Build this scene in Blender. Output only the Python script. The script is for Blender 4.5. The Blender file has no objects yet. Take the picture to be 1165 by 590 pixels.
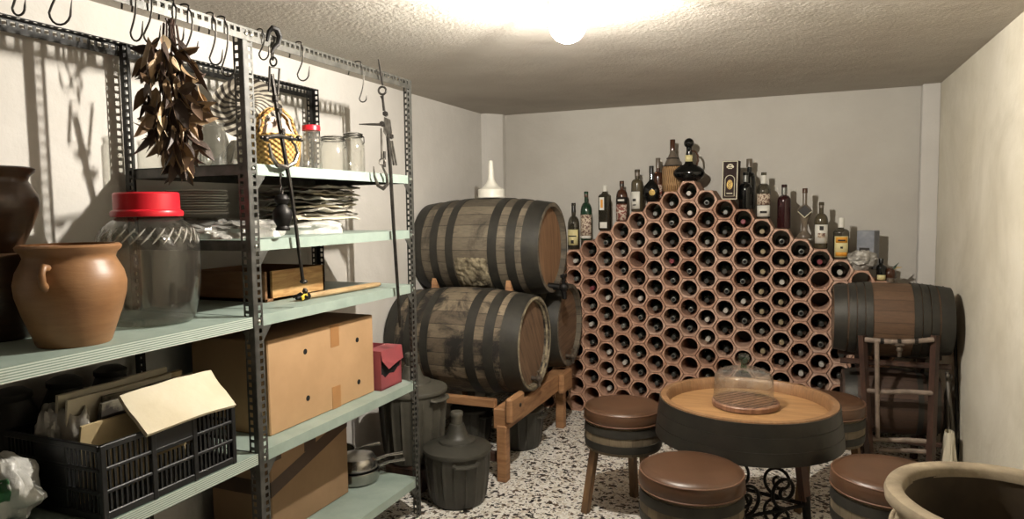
import bpy, bmesh, math, random
from mathutils import Vector, Matrix, Euler, noise
random.seed(11)
PI = math.pi
scene = bpy.context.scene
COL = scene.collection

# ------------------------------------------------------------------ camera
CAM = Vector((0.66639, -4.58908, 1.42657))
ROT = Matrix(((0.9233248, 0.3837804, -0.0135603), (0.0151494, -0.0716858, -0.9973122), (-0.383721, 0.9206376, -0.0720033)))  # rows: right, down, forward
FPX = 782.574


def ray(u, v):
    return ROT.transposed() @ Vector(((u - 582.5) / FPX, (v - 295.0) / FPX, 1.0))


def on(axis, u, v, val):
    """the point of the plane axis = val that the photograph shows at u, v"""
    d = ray(u, v)
    return CAM + d * ((val - CAM[axis]) / d[axis])


def onx(u, v, x): return on(0, u, v, x)
def ony(u, v, y): return on(1, u, v, y)
def onz(u, v, z): return on(2, u, v, z)


def make_camera():
    cd = bpy.data.cameras.new('camera')
    cd.sensor_fit = 'HORIZONTAL'
    cd.sensor_width = 36.0
    cd.lens = FPX / 1165.0 * 36.0
    cd.clip_start = 0.05
    co = bpy.data.objects.new('camera', cd)
    COL.objects.link(co)
    r, d, f = ROT[0], ROT[1], ROT[2]
    m = Matrix.Identity(4)
    for i in range(3):
        m[i][0] = r[i]; m[i][1] = -d[i]; m[i][2] = -f[i]; m[i][3] = CAM[i]
    co.matrix_world = m
    scene.camera = co


# ------------------------------------------------------------------ mesh collecting
class MB:
    def __init__(self):
        self.v = []; self.f = []

    def add(self, verts, faces, m=None):
        o = len(self.v)
        if m is None:
            self.v += [tuple(p) for p in verts]
        else:
            self.v += [tuple(m @ Vector(p)) for p in verts]
        self.f += [tuple(i + o for i in fc) for fc in faces]
        return self

    def box(self, c, s, bev=0.0, m=None, rot=None):
        hx, hy, hz = s[0] / 2, s[1] / 2, s[2] / 2
        M = Matrix.Translation(c)
        if rot is not None:
            M = M @ Euler(rot).to_matrix().to_4x4()
        if m is not None:
            M = m @ M
        if bev <= 0:
            vs = [(x * hx, y * hy, z * hz) for x in (-1, 1) for y in (-1, 1) for z in (-1, 1)]
            fs = [(0, 1, 3, 2), (4, 6, 7, 5), (0, 4, 5, 1), (2, 3, 7, 6), (0, 2, 6, 4), (1, 5, 7, 3)]
            return self.add(vs, fs, M)
        b = min(bev, hx * .95, hy * .95, hz * .95)
        vs = []; idx = {}
        for x in (-1, 1):
            for y in (-1, 1):
                for z in (-1, 1):
                    for a in range(3):
                        p = [x * (hx - b), y * (hy - b), z * (hz - b)]
                        p[a] = (x, y, z)[a] * (hx, hy, hz)[a]
                        idx[(x, y, z, a)] = len(vs); vs.append(p)
        fs = []
        for a in range(3):
            b1, b2 = [i for i in range(3) if i != a]
            for s0 in (-1, 1):
                q = []
                for t1, t2 in ((-1, -1), (1, -1), (1, 1), (-1, 1)):
                    k = [0, 0, 0]; k[a] = s0; k[b1] = t1; k[b2] = t2
                    q.append(idx[(k[0], k[1], k[2], a)])
                fs.append(q)
        for a in range(3):
            b1, b2 = [i for i in range(3) if i != a]
            for t1 in (-1, 1):
                for t2 in (-1, 1):
                    q = []
                    for e, ax in ((-1, b1), (1, b1), (1, b2), (-1, b2)):
                        k = [0, 0, 0]; k[a] = e; k[b1] = t1; k[b2] = t2
                        q.append(idx[(k[0], k[1], k[2], ax)])
                    fs.append(q)
        for x in (-1, 1):
            for y in (-1, 1):
                for z in (-1, 1):
                    fs.append([idx[(x, y, z, a)] for a in range(3)])
        return self.add(vs, fs, M)

    def lathe(self, prof, seg=32, m=None, sx=1.0, sy=1.0, wob=None):
        vs = []; fs = []; rings = []
        for r, z in prof:
            if r < 1e-6:
                rings.append([len(vs)]); vs.append((0, 0, z))
            else:
                ring = []
                for i in range(seg):
                    a = 2 * PI * i / seg
                    rr = r if wob is None else r * wob(a, z)
                    ring.append(len(vs)); vs.append((rr * math.cos(a) * sx, rr * math.sin(a) * sy, z))
                rings.append(ring)
        for A, B in zip(rings[:-1], rings[1:]):
            if len(A) == 1 and len(B) == 1:
                continue
            for i in range(seg):
                j = (i + 1) % seg
                if len(A) == 1:
                    fs.append((A[0], B[j], B[i]))
                elif len(B) == 1:
                    fs.append((A[i], A[j], B[0]))
                else:
                    fs.append((A[i], A[j], B[j], B[i]))
        return self.add(vs, fs, m)

    def tube(self, pts, r, seg=8, closed=False, m=None, flat=1.0):
        pts = [Vector(p) for p in pts]; n = len(pts)
        rs = r if isinstance(r, (list, tuple)) else [r] * n
        tang = []
        for i in range(n):
            a = pts[(i - 1) % n] if (closed or i > 0) else pts[i]
            b = pts[(i + 1) % n] if (closed or i < n - 1) else pts[i]
            t = (b - a)
            tang.append(t.normalized() if t.length > 1e-9 else Vector((0, 0, 1)))
        up = Vector((0, 0, 1)) if abs(tang[0].z) < .9 else Vector((1, 0, 0))
        nrm = (up - tang[0] * up.dot(tang[0])).normalized()
        vs = []; fs = []
        for i in range(n):
            nrm = nrm - tang[i] * nrm.dot(tang[i])
            nrm = nrm.normalized() if nrm.length > 1e-9 else tang[i].orthogonal().normalized()
            bn = tang[i].cross(nrm)
            for k in range(seg):
                a = 2 * PI * k / seg
                vs.append(pts[i] + (nrm * math.cos(a) + bn * math.sin(a) * flat) * rs[i])
        for i in range(n if closed else n - 1):
            A = i * seg; B = ((i + 1) % n) * seg
            for k in range(seg):
                j = (k + 1) % seg
                fs.append((A + k, A + j, B + j, B + k))
        if not closed:
            fs.append(tuple(reversed(range(seg)))); fs.append(tuple((n - 1) * seg + k for k in range(seg)))
        return self.add(vs, fs, m)

    def cyl(self, a, b, r, r2=None, seg=16, m=None):
        return self.tube([a, b], [r, r if r2 is None else r2], seg, False, m)

    def sphere(self, c, r, seg=16, rings=10, m=None):
        rx = r if isinstance(r, (tuple, list)) else (r, r, r)
        prof = [(math.sin(PI * i / rings), -math.cos(PI * i / rings)) for i in range(rings + 1)]
        prof[0] = (0, -1); prof[-1] = (0, 1)
        M = Matrix.Translation(c) @ Matrix.Diagonal((rx[0], rx[1], rx[2], 1))
        if m is not None: M = m @ M
        return self.lathe(prof, seg, M)

    def grid(self, fn, nu, nv, m=None, cu=False):
        vs = [fn(i / (nu if cu else nu - 1), j / (nv - 1)) for j in range(nv) for i in range(nu)]
        fs = []
        for j in range(nv - 1):
            for i in range(nu if cu else nu - 1):
                k = (i + 1) % nu
                fs.append((j * nu + i, j * nu + k, (j + 1) * nu + k, (j + 1) * nu + i))
        return self.add(vs, fs, m)

    def build(self, name, material, parent=None, loc=(0, 0, 0), smooth=35, rot=None, solid=0, sub=0, fix=True):
        me = bpy.data.meshes.new(name)
        me.from_pydata(self.v, [], self.f)
        me.validate()
        if fix:
            bm = bmesh.new(); bm.from_mesh(me)
            bmesh.ops.recalc_face_normals(bm, faces=bm.faces)
            bm.to_mesh(me); bm.free()
        if smooth:
            me.shade_smooth(); me.set_sharp_from_angle(angle=math.radians(smooth))
        me.materials.append(material)
        o = bpy.data.objects.new(name, me); COL.objects.link(o)
        o.location = loc
        if rot is not None: o.rotation_euler = rot
        if parent is not None: o.parent = parent
        if solid:
            md = o.modifiers.new('thickness', 'SOLIDIFY'); md.thickness = solid; md.offset = 0
        if sub:
            md = o.modifiers.new('smooth', 'SUBSURF'); md.levels = sub; md.render_levels = sub
        return o


def tag(o, label, cat, group=None, kind=None):
    o['label'] = label; o['category'] = cat
    if group: o['group'] = group
    if kind: o['kind'] = kind
    return o


def thing(name, label, cat, loc=(0, 0, 0), rz=0.0, group=None, rot=None):
    o = bpy.data.objects.new(name, None); COL.objects.link(o)
    o.empty_display_size = .05
    o.location = loc; o.rotation_euler = rot if rot is not None else (0, 0, rz)
    return tag(o, label, cat, group)


def structure(o):
    o['kind'] = 'structure'; return o


def dup(root, loc, rz=0.0, label=None, group=None, mats=None):
    r = root.copy(); COL.objects.link(r); r.location = loc; r.rotation_euler = (0, 0, rz)
    if label: r['label'] = label
    if group: r['group'] = group
    for ch in list(root.children):
        c = ch.copy(); COL.objects.link(c); c.parent = r
        if mats and ch.name.split('.')[0] in mats:
            c.material_slots[0].link = 'OBJECT'; c.material_slots[0].material = mats[ch.name.split('.')[0]]
        for g in list(ch.children):
            d = g.copy(); COL.objects.link(d); d.parent = c
    return r


# ------------------------------------------------------------------ materials
def C(h):
    h = h.lstrip('#'); out = []
    for i in (0, 2, 4):
        x = int(h[i:i + 2], 16) / 255
        out.append(x / 12.92 if x <= .04045 else ((x + .055) / 1.055) ** 2.4)
    return (out[0], out[1], out[2], 1.0)


class NT:
    def __init__(self, name):
        self.m = bpy.data.materials.new(name); self.m.use_nodes = True
        self.t = self.m.node_tree; self.t.nodes.clear()
        self.out = self.n('ShaderNodeOutputMaterial')
        self.b = self.n('ShaderNodeBsdfPrincipled'); self.l(self.b.outputs[0], self.out.inputs[0])

    def n(self, k, **kw):
        x = self.t.nodes.new(k)
        for a, b in kw.items(): setattr(x, a, b)
        return x

    def l(self, a, b): self.t.links.new(a, b)

    def coord(self, stretch=(1, 1, 1), kind='Object'):
        c = self.n('ShaderNodeTexCoord'); mp = self.n('ShaderNodeMapping')
        mp.inputs['Scale'].default_value = stretch
        self.l(c.outputs[kind], mp.inputs[0]); return mp.outputs[0]

    def noise(self, vec, scale, detail=4, rough=.55, dist=0.0):
        x = self.n('ShaderNodeTexNoise'); self.l(vec, x.inputs['Vector'])
        x.inputs['Scale'].default_value = scale; x.inputs['Detail'].default_value = detail
        x.inputs['Roughness'].default_value = rough; x.inputs['Distortion'].default_value = dist
        return x.outputs['Fac']

    def ramp(self, fac, stops, interp='LINEAR'):
        x = self.n('ShaderNodeValToRGB'); self.l(fac, x.inputs[0]); x.color_ramp.interpolation = interp
        el = x.color_ramp.elements
        while len(el) > 1: el.remove(el[-1])
        el[0].position, el[0].color = stops[0]
        for p, c in stops[1:]:
            e = el.new(p); e.color = c
        return x.outputs[0]

    def math(self, op, a, b=None, c=None):
        x = self.n('ShaderNodeMath', operation=op)
        for i, s in enumerate((a, b, c)):
            if s is None: continue
            if isinstance(s, (int, float)): x.inputs[i].default_value = s
            else: self.l(s, x.inputs[i])
        return x.outputs[0]

    def mix(self, fac, a, b, blend='MIX'):
        x = self.n('ShaderNodeMix', data_type='RGBA', blend_type=blend)
        for s, i in ((fac, 0), (a, 6), (b, 7)):
            if isinstance(s, (int, float)): x.inputs[i].default_value = s
            elif isinstance(s, tuple): x.inputs[i].default_value = s
            else: self.l(s, x.inputs[i])
        return x.outputs[2]

    def bump(self, h, strength=.3, dist=.01, prev=None):
        x = self.n('ShaderNodeBump'); x.inputs['Strength'].default_value = strength; x.inputs['Distance'].default_value = dist
        self.l(h, x.inputs['Height'])
        if prev is not None: self.l(prev, x.inputs['Normal'])
        self.l(x.outputs[0], self.b.inputs['Normal']); return x.outputs[0]

    def set(self, col=None, rough=None, metal=None, **kw):
        for k, v in (('Base Color', col), ('Roughness', rough), ('Metallic', metal)):
            if v is None: continue
            if isinstance(v, (int, float, tuple)): self.b.inputs[k].default_value = v
            else: self.l(v, self.b.inputs[k])
        for k, v in kw.items():
            self.b.inputs[k.replace('_', ' ')].default_value = v
        return self.m


def mat(name, a, b=None, scale=6, rough=.6, metal=0.0, bump=0.0, bscale=None, stretch=(1, 1, 1), lo=.35, hi=.65, detail=4, bdist=.004, dist=0.0, **kw):
    N = NT(name); v = N.coord(stretch)
    if b is None:
        N.set(C(a))
    else:
        N.set(N.ramp(N.noise(v, scale, detail, .6, dist), [(lo, C(a)), (hi, C(b))]))
    N.set(None, rough, metal, **kw)
    if bump:
        N.bump(N.noise(v, bscale or scale * 3, 5), bump, bdist)
    return N.m


def stave_mat(name, cols, n, axis='X', gap=.035, stain='#1a1613', stain_amt=(.55, .72), rough=.75, grain=60, amount=.8, gapc='#0d0b09'):
    """barrel staves: tint per stave, dark joints, grain along the axis, weather stains"""
    N = NT(name); tc = N.n('ShaderNodeTexCoord'); sp = N.n('ShaderNodeSeparateXYZ'); N.l(tc.outputs['Object'], sp.inputs[0])
    o = {'X': (1, 2, 0), 'Z': (0, 1, 2)}[axis]
    ang = N.math('ARCTAN2', sp.outputs[o[0]], sp.outputs[o[1]])
    t = N.math('MULTIPLY', N.math('ADD', ang, PI), n / (2 * PI))
    fr = N.math('FRACT', t); idx = N.math('FLOOR', t)
    wn = N.n('ShaderNodeTexWhiteNoise', noise_dimensions='1D'); N.l(idx, wn.inputs['W'])
    k = len(cols) - 1
    base = N.ramp(wn.outputs[0], [(i / max(k, 1), C(c)) for i, c in enumerate(cols)])
    cmb = N.n('ShaderNodeCombineXYZ'); N.l(N.math('MULTIPLY', t, 1.3), cmb.inputs[0]); N.l(N.math('MULTIPLY', sp.outputs[o[2]], 3.0), cmb.inputs[1])
    g = N.noise(cmb.outputs[0], grain / 10, 6, .65, .3)
    base = N.mix(N.math('MULTIPLY', N.math('SUBTRACT', 1.0, g), .75), base, (0.02, 0.016, 0.012, 1))
    st = N.noise(tc.outputs['Object'], 5.5, 6, .65, .6)
    sf = N.ramp(st, [(stain_amt[0], (0, 0, 0, 1)), (stain_amt[1], (1, 1, 1, 1))])
    base = N.mix(N.math('MULTIPLY', sf, amount), base, C(stain))
    e = N.math('ABSOLUTE', N.math('SUBTRACT', fr, .5))
    gp = N.math('GREATER_THAN', e, .5 - gap / 2)
    base = N.mix(gp, base, C(gapc))
    N.set(base, rough)
    h = N.math('SUBTRACT', N.math('MULTIPLY', g, .25), gp)
    N.bump(h, .6, .006)
    return N.m


def glass_mat(name, tint, fres=.12, rough=.03, body=None, body_amt=0.0, milky=False):
    """thin clear glass: mostly see-through, bright at grazing angles"""
    N = NT(name); N.t.nodes.remove(N.b)
    tr = N.n('ShaderNodeBsdfTransparent'); tr.inputs[0].default_value = C(tint)
    gl = N.n('ShaderNodeBsdfGlossy'); gl.inputs['Roughness'].default_value = rough
    lw = N.n('ShaderNodeLayerWeight'); lw.inputs[0].default_value = .5
    f = N.math('MULTIPLY_ADD', N.math('POWER', lw.outputs['Facing'], 3.0), .55, fres * .3)
    mx = N.n('ShaderNodeMixShader'); N.l(f, mx.inputs[0]); N.l(tr.outputs[0], mx.inputs[1]); N.l(gl.outputs[0], mx.inputs[2])
    last = mx.outputs[0]
    if body:
        df = N.n('ShaderNodeBsdfTranslucent' if milky else 'ShaderNodeBsdfDiffuse'); df.inputs[0].default_value = C(body)
        m2 = N.n('ShaderNodeMixShader'); m2.inputs[0].default_value = body_amt
        N.l(last, m2.inputs[1]); N.l(df.outputs[0], m2.inputs[2]); last = m2.outputs[0]
    N.l(last, N.out.inputs[0])
    return N.m


def plaster(name, a, b, stain, bump=.25, bscale=40, sscale=.9, srange=(.52, .72), stain_amt=.6, bdist=.006):
    N = NT(name); v = N.coord()
    base = N.ramp(N.noise(v, 2.2, 5, .6), [(.35, C(a)), (.65, C(b))])
    s = N.ramp(N.noise(v, sscale, 6, .62, .8), [(srange[0], (0, 0, 0, 1)), (srange[1], (1, 1, 1, 1))])
    base = N.mix(N.math('MULTIPLY', s, stain_amt), base, C(stain))
    N.set(base, .9, Specular_IOR_Level=.15)
    p = N.bump(N.noise(v, bscale, 5, .6), bump, bdist)
    N.bump(N.noise(v, 6, 3, .5), .25, .02, p)
    return N.m


M = {}
M['wall'] = plaster('white plaster', '#d3cec6', '#cac5bd', '#bab4a9', .22, 55)
M['wall_back'] = plaster('white plaster toned for dim light', '#c2bdb3', '#bab4aa', '#aaa499', .22, 55)  # same paint as the side walls, its weaker light put into the colour
M['wall_right'] = plaster('stained cream plaster', '#e0d9c8', '#d6ceba', '#b8af9a', .35, 30, 1.3, (.45, .7), .55)
M['wall_front'] = plaster('dark bounce-cutting wall', '#4a4038', '#40372f', '#2f2822', .2, 30)  # dark tone chosen to keep bounce light down
M['ceiling'] = plaster('rough plaster ceiling', '#c2bbb0', '#b8b0a5', '#a69e92', .42, 60, 1.6, (.5, .75), .4, .010)


def terrazzo():
    N = NT('terrazzo chips'); v = N.coord()
    wn = N.n('ShaderNodeTexNoise'); N.l(v, wn.inputs['Vector']); wn.inputs['Scale'].default_value = 45; wn.inputs['Detail'].default_value = 2
    vm = N.n('ShaderNodeVectorMath', operation='SCALE'); N.l(wn.outputs['Color'], vm.inputs[0]); vm.inputs['Scale'].default_value = .018
    va = N.n('ShaderNodeVectorMath', operation='ADD'); N.l(v, va.inputs[0]); N.l(vm.outputs[0], va.inputs[1])

    def layer(scale):
        vo = N.n('ShaderNodeTexVoronoi'); N.l(va.outputs[0], vo.inputs['Vector']); vo.inputs['Scale'].default_value = scale
        sp = N.n('ShaderNodeSeparateColor'); N.l(vo.outputs['Color'], sp.inputs[0]); return sp.outputs[0]
    r1, r2 = layer(62), layer(120)
    base = N.ramp(r2, [(0, C('#f0ece3')), (.45, C('#e4ddcf')), (.72, C('#a39684')), (.78, C('#efebe2')), (.84, C('#3c342d')), (.93, C('#6f6253'))], 'CONSTANT')
    big = N.ramp(r1, [(0, C('#1d1915')), (.10, C('#5b4a3a')), (.18, C('#e9e4da')), (.34, C('#d5ccbc'))], 'CONSTANT')
    isb = N.math('LESS_THAN', r1, .47)
    c = N.mix(isb, base, big)
    N.set(c, .42, Specular_IOR_Level=.4)
    return N.m


M['terrazzo'] = terrazzo()
M['baseboard'] = mat('skirting tile', '#a99c88', '#8d8170', 30, .5)
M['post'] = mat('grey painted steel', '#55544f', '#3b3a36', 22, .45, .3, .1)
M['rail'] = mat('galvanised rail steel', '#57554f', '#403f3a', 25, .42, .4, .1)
M['post_back'] = mat('shade-darkened grey steel', '#262522', '#1b1a18', 22, .5, .3, .1)  # same steel as the front posts, shade at the back put into the colour
M['bolt'] = mat('bright bolt steel', '#b8b6ae', None, rough=.3, metal=.9)
M['shelf'] = mat('sage green shelf liner', '#9caa9f', '#8a998e', 9, .5, 0, .06, 60, lo=.3, hi=.7)


def stripes():
    N = NT('striped green shelf edging'); tc = N.n('ShaderNodeTexCoord'); sp = N.n('ShaderNodeSeparateXYZ'); N.l(tc.outputs['Object'], sp.inputs[0])
    f = N.math('FRACT', N.math('MULTIPLY', sp.outputs[2], 160.0))
    c = N.mix(N.math('GREATER_THAN', f, .5), C('#bcc4b9'), C('#798a7e'))
    d = N.ramp(N.noise(N.coord(), 24, 5, .7), [(.58, (0, 0, 0, 1)), (.7, (1, 1, 1, 1))])
    N.set(N.mix(N.math('MULTIPLY', d, .35), c, C('#7c7a66')), .55)
    return N.m


M['stripe'] = stripes()
M['dark_iron'] = mat('dark wrought iron', '#2a2724', '#3d3934', 30, .42, .7, .25, 80)
M['black_iron'] = mat('black iron', '#141312', '#24211f', 30, .5, .6, .2, 70)
M['steel'] = mat('worn bare steel', '#86827a', '#4f4a44', 40, .35, .85, .15, 90)
M['wire'] = mat('grey hook wire', '#57544e', '#3a3733', 30, .4, .8)
M['barrel_old'] = stave_mat('grey weathered barrel staves', ['#776c5a', '#5f5546', '#887c68', '#6b604f'], 25, 'X', amount=.75, stain='#1d1a16', stain_amt=(.5, .68))
M['barrel_worn'] = stave_mat('stained mouldy barrel staves', ['#857660', '#9d8c72', '#6a5c4a', '#ab9a7f'], 24, 'X', amount=.95, stain='#120f0c', stain_amt=(.45, .58))
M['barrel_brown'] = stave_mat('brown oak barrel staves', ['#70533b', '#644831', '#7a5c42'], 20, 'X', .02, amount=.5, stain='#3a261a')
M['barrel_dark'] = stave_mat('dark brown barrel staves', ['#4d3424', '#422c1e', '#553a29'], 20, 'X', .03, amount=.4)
M['stool_wood'] = stave_mat('pale grey stool staves', ['#84755c', '#94846a', '#6c5f4b', '#a39173'], 22, 'Z', .02, amount=.45, stain='#3c3226', stain_amt=(.5, .75), gapc='#2a2118')
M['hoop'] = mat('dark oxidised hoop iron', '#2f2e2a', '#3c3932', 14, .55, .45, .12, 60, lo=.3, hi=.7)
M['hoop_table'] = mat('dark grey hoop steel', '#2d2c28', '#393630', 10, .42, .4, .06, 50)
M['head'] = mat('reddish oak barrel head', '#8a694b', '#6b4d35', 5, .65, 0, .25, 20, stretch=(1, 9, .7), dist=.5)
M['head_old'] = mat('aged oak barrel head', '#7a5f48', '#54402f', 5, .7, 0, .3, 20, stretch=(1, 9, .7), dist=.6)
M['mould'] = mat('pale mouldy crust', '#a2967a', '#4d4434', 18, .95, 0, .9, 60, bdist=.01, detail=8)
M['tap'] = mat('dark wooden tap', '#5a4c3d', '#3a3026', 20, .7, 0, .2)
M['timber'] = mat('orange pine timber', '#a67c56', '#845e3e', 6, .6, 0, .15, 30, stretch=(1, .8, 6), dist=.4)
M['timber_dark'] = mat('dark stained wood', '#4c352a', '#33231c', 9, .5, 0, .15, 40, stretch=(3, 3, .8))
M['grey_rod'] = mat('weathered grey cane', '#8a7a6c', '#6b5c50', 16, .5, 0, .1)
M['funnel'] = mat('ivory plastic', '#e4e0d2', None, rough=.4)
M['demijohn'] = mat('dark olive plastic', '#3a3830', '#2f2d27', 6, .5, 0, .08, 30)
M['demijohn_brown'] = mat('dusty olive brown plastic', '#504c42', '#403d34', 6, .6, 0, .1, 30)
M['terracotta'] = None


def tile_mat():
    N = NT('terracotta rack tile'); v = N.coord()
    oi = N.n('ShaderNodeObjectInfo')
    a = N.ramp(N.noise(v, 26, 5, .65), [(.3, C('#b08b76')), (.7, C('#d2b39f'))])
    t = N.ramp(oi.outputs['Random'], [(0, C('#d0bbb0')), (.5, C('#ffffff')), (1, C('#f2e2d8'))])
    N.set(N.mix(.8, a, t, 'MULTIPLY'), .85, Specular_IOR_Level=.2)
    N.bump(N.noise(v, 120, 4), .2, .002)
    return N.m


M['tile'] = tile_mat()
M['bottle_dark'] = mat('dark green wine glass', '#0c120d', '#131a14', 8, .12, 0, Specular_IOR_Level=.6)
M['cap_w'] = mat('white foil capsule', '#b3aea4', None, rough=.4)
M['cap_s'] = mat('silver grey foil capsule', '#6f6f69', None, rough=.35, metal=.4)
M['cap_d'] = mat('dark foil capsule', '#33332f', None, rough=.35)
M['cap_r'] = mat('red foil capsule', '#7e3a40', None, rough=.35)
M['cap_g'] = mat('gold foil capsule', '#94866a', None, rough=.35, metal=.2)
M['cap_black'] = mat('black foil capsule', '#17150f', None, rough=.35)
M['leather'] = mat('brown leather', '#563c2a', '#493221', 5, .36, 0, .12, 140, bdist=.001, Specular_IOR_Level=.5)
M['piping'] = mat('tan leather piping', '#6b4d3a', None, rough=.45)
M['leg_wood'] = mat('brown leg wood', '#7c5e3e', '#5f4730', 8, .55, 0, .12, 30, stretch=(5, 5, .7))
M['table_leg'] = mat('reddish leg wood', '#5a3725', '#462a1c', 8, .5, 0, .12, 30, stretch=(5, 5, .7))
M['rim_wood'] = stave_mat('warm orange oak rim staves', ['#a67a52', '#98704a', '#b0865f'], 34, 'Z', .012, amount=.3, stain='#6e4424', gapc='#5a3519', rough=.45)
M['table_top'] = mat('golden oak table top', '#ad8559', '#8f6a45', 4, .38, 0, .08, 30, stretch=(1, 8, 1), dist=.6)
M['board'] = mat('brown striped board wood', '#96725a', '#6e4c3a', 5, .45, 0, .15, 30, stretch=(9, 2, 1))
M['groove'] = mat('dark carved groove', '#2c1811', None, rough=.7)
M['glass'] = glass_mat('clear jar glass', '#fbfbf9', .14, .04, '#d2cec6', .035)
M['glass_grey'] = glass_mat('grey tinted jar glass', '#f0efec', .16, .05, '#a39e94', .03)
M['glass_rib'] = glass_mat('rib glass whitened as highlights', '#f0efec', .4, .05, '#d6d2c8', .35)  # whitish body colour stands in for highlights along the ribs
M['glass_green'] = glass_mat('greenish knob glass', '#bcd2c0', .3)
M['bottle_clear'] = glass_mat('clear bottle glass', '#a9a496', .4, .04, '#4f4a3e', .35)
M['red_plastic'] = mat('red plastic', '#c81e2b', None, rough=.35)
M['pot_tan'] = mat('tan earthenware', '#946c48', '#7f5a39', 5, .42, 0, .12, 45, stretch=(1, 1, 5))
M['pot_dark'] = mat('dark brown glazed earthenware', '#4e3826', '#3a281b', 5, .35, 0, .12, 45, stretch=(1, 1, 5))
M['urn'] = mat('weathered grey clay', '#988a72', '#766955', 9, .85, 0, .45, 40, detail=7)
M['urn_in'] = mat('darker clay inside', '#4a3d2c', '#332a1e', 4, .8, 0, .2, 20)  # inside in a darker tone than the outer clay
M['cardboard'] = mat('brown cardboard', '#b8946c', '#ad8a63', 5, .8, 0, .04, 60)
M['cardboard_dull'] = mat('dull brown cardboard', '#97795a', '#8b6f51', 5, .8, 0, .04, 60)
M['tape'] = mat('tan packing tape', '#a5784c', None, rough=.4)
M['strip_dark'] = mat('dark brown tape and band', '#4a3524', '#3d2b1d', 8, .4)
M['hole'] = mat('black hole', '#060505', None, rough=.9)
M['red_card'] = mat('faded red card', '#9c484b', '#884246', 7, .6, 0, .1)
M['crate'] = mat('black crate plastic', '#0e0f10', '#141516', 10, .45)
M['paper'] = mat('cream paper', '#d9cfb7', '#cdc1a5', 5, .85, 0, .2, 14, bdist=.01)
M['paper_tan'] = mat('tan folder card', '#b9a57e', '#a8946c', 5, .8, 0, .1, 14)
M['paper_dark'] = mat('dark printed paper', '#3c3630', '#8d8673', 12, .6, lo=.45, hi=.55)
M['paper_grey'] = mat('grey creased paper', '#bdb7ab', '#a29c90', 8, .8, 0, .3, 18, bdist=.01)
M['foil'] = mat('crumpled silver plastic', '#c9c6be', '#8f8c85', 9, .3, .35, .6, 14, bdist=.02)
M['plastic_bag'] = mat('white plastic bag', '#d4d2cb', '#b6b4ad', 9, .35, 0, .5, 12, bdist=.02)
M['bag_print'] = mat('green printed bag', '#2f6a3b', '#cfd0c8', 14, .35, 0, .3, 12, lo=.48, hi=.52)
M['china'] = mat('white china', '#c9c5ba', '#b9b5aa', 10, .25)
M['wood_light'] = mat('light pine panel', '#d6ad76', '#ad7f4c', 5, .5, 0, .08, 30, stretch=(1, 1.2, 7), dist=1.2)
M['wood_box'] = mat('brown crate wood', '#8f6748', '#7d5839', 6, .6, 0, .1, 30, stretch=(1, 1, 8))
M['stick'] = mat('pale turned stick', '#b79b74', '#9b7f59', 9, .5, 0, .1, 30, stretch=(6, 1, 6))
M['yellow'] = mat('yellow tape', '#d8b43a', None, rough=.5)
M['pan'] = mat('stainless steel', '#b7b5ae', '#9d9a93', 6, .22, .95)
M['wicker'] = None


def weave(name, a, b, fu, fv):
    N = NT(name); tc = N.n('ShaderNodeTexCoord'); sp = N.n('ShaderNodeSeparateXYZ'); N.l(tc.outputs['Object'], sp.inputs[0])
    ang = N.math('ARCTAN2', sp.outputs[1], sp.outputs[0])
    u = N.math('SINE', N.math('MULTIPLY', ang, fu)); w = N.math('SINE', N.math('MULTIPLY', sp.outputs[2], fv))
    k = N.math('MULTIPLY', u, w)
    N.set(N.ramp(N.math('MULTIPLY_ADD', k, .5, .5), [(.2, C(a)), (.7, C(b))]), .6)
    N.bump(k, .7, .006)
    return N.m


M['wicker'] = weave('yellow wicker', '#8f6630', '#cfa45c', 22, 330)
M['straw'] = weave('straw flask cover', '#7c5b38', '#a98558', 30, 60)


def striped_weave():
    N = NT('black and white woven straw'); tc = N.n('ShaderNodeTexCoord'); sp = N.n('ShaderNodeSeparateXYZ'); N.l(tc.outputs['Object'], sp.inputs[0])
    rad = N.math('POWER', N.math('ADD', N.math('MULTIPLY', sp.outputs[0], sp.outputs[0]), N.math('MULTIPLY', sp.outputs[1], sp.outputs[1])), .5)
    ring = N.math('FLOOR', N.math('MULTIPLY', rad, 32))
    ang = N.math('ARCTAN2', sp.outputs[1], sp.outputs[0])
    s = N.math('SINE', N.math('MULTIPLY_ADD', ang, 22.0, N.math('MULTIPLY', rad, 150.0)))
    c = N.mix(N.math('GREATER_THAN', s, .1), C('#a59d8d'), C('#37312b'))
    N.set(c, .6); N.bump(N.math('SINE', N.math('MULTIPLY', rad, 200)), .5, .005)
    return N.m


M['striped'] = striped_weave()


def leaves_mat():
    N = NT('dried leaves'); g = N.n('ShaderNodeNewGeometry')
    c = N.ramp(g.outputs['Random Per Island'], [(0, C('#2e2017')), (.42, C('#4a3322')), (.62, C('#8f7355')), (.85, C('#c6a880')), (1, C('#d9c29e'))])
    n = N.noise(N.coord(), 60, 4)
    N.set(N.mix(N.math('MULTIPLY', n, .35), c, C('#2a1c12')), .55)
    N.bump(n, .4, .003)
    return N.m


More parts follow.
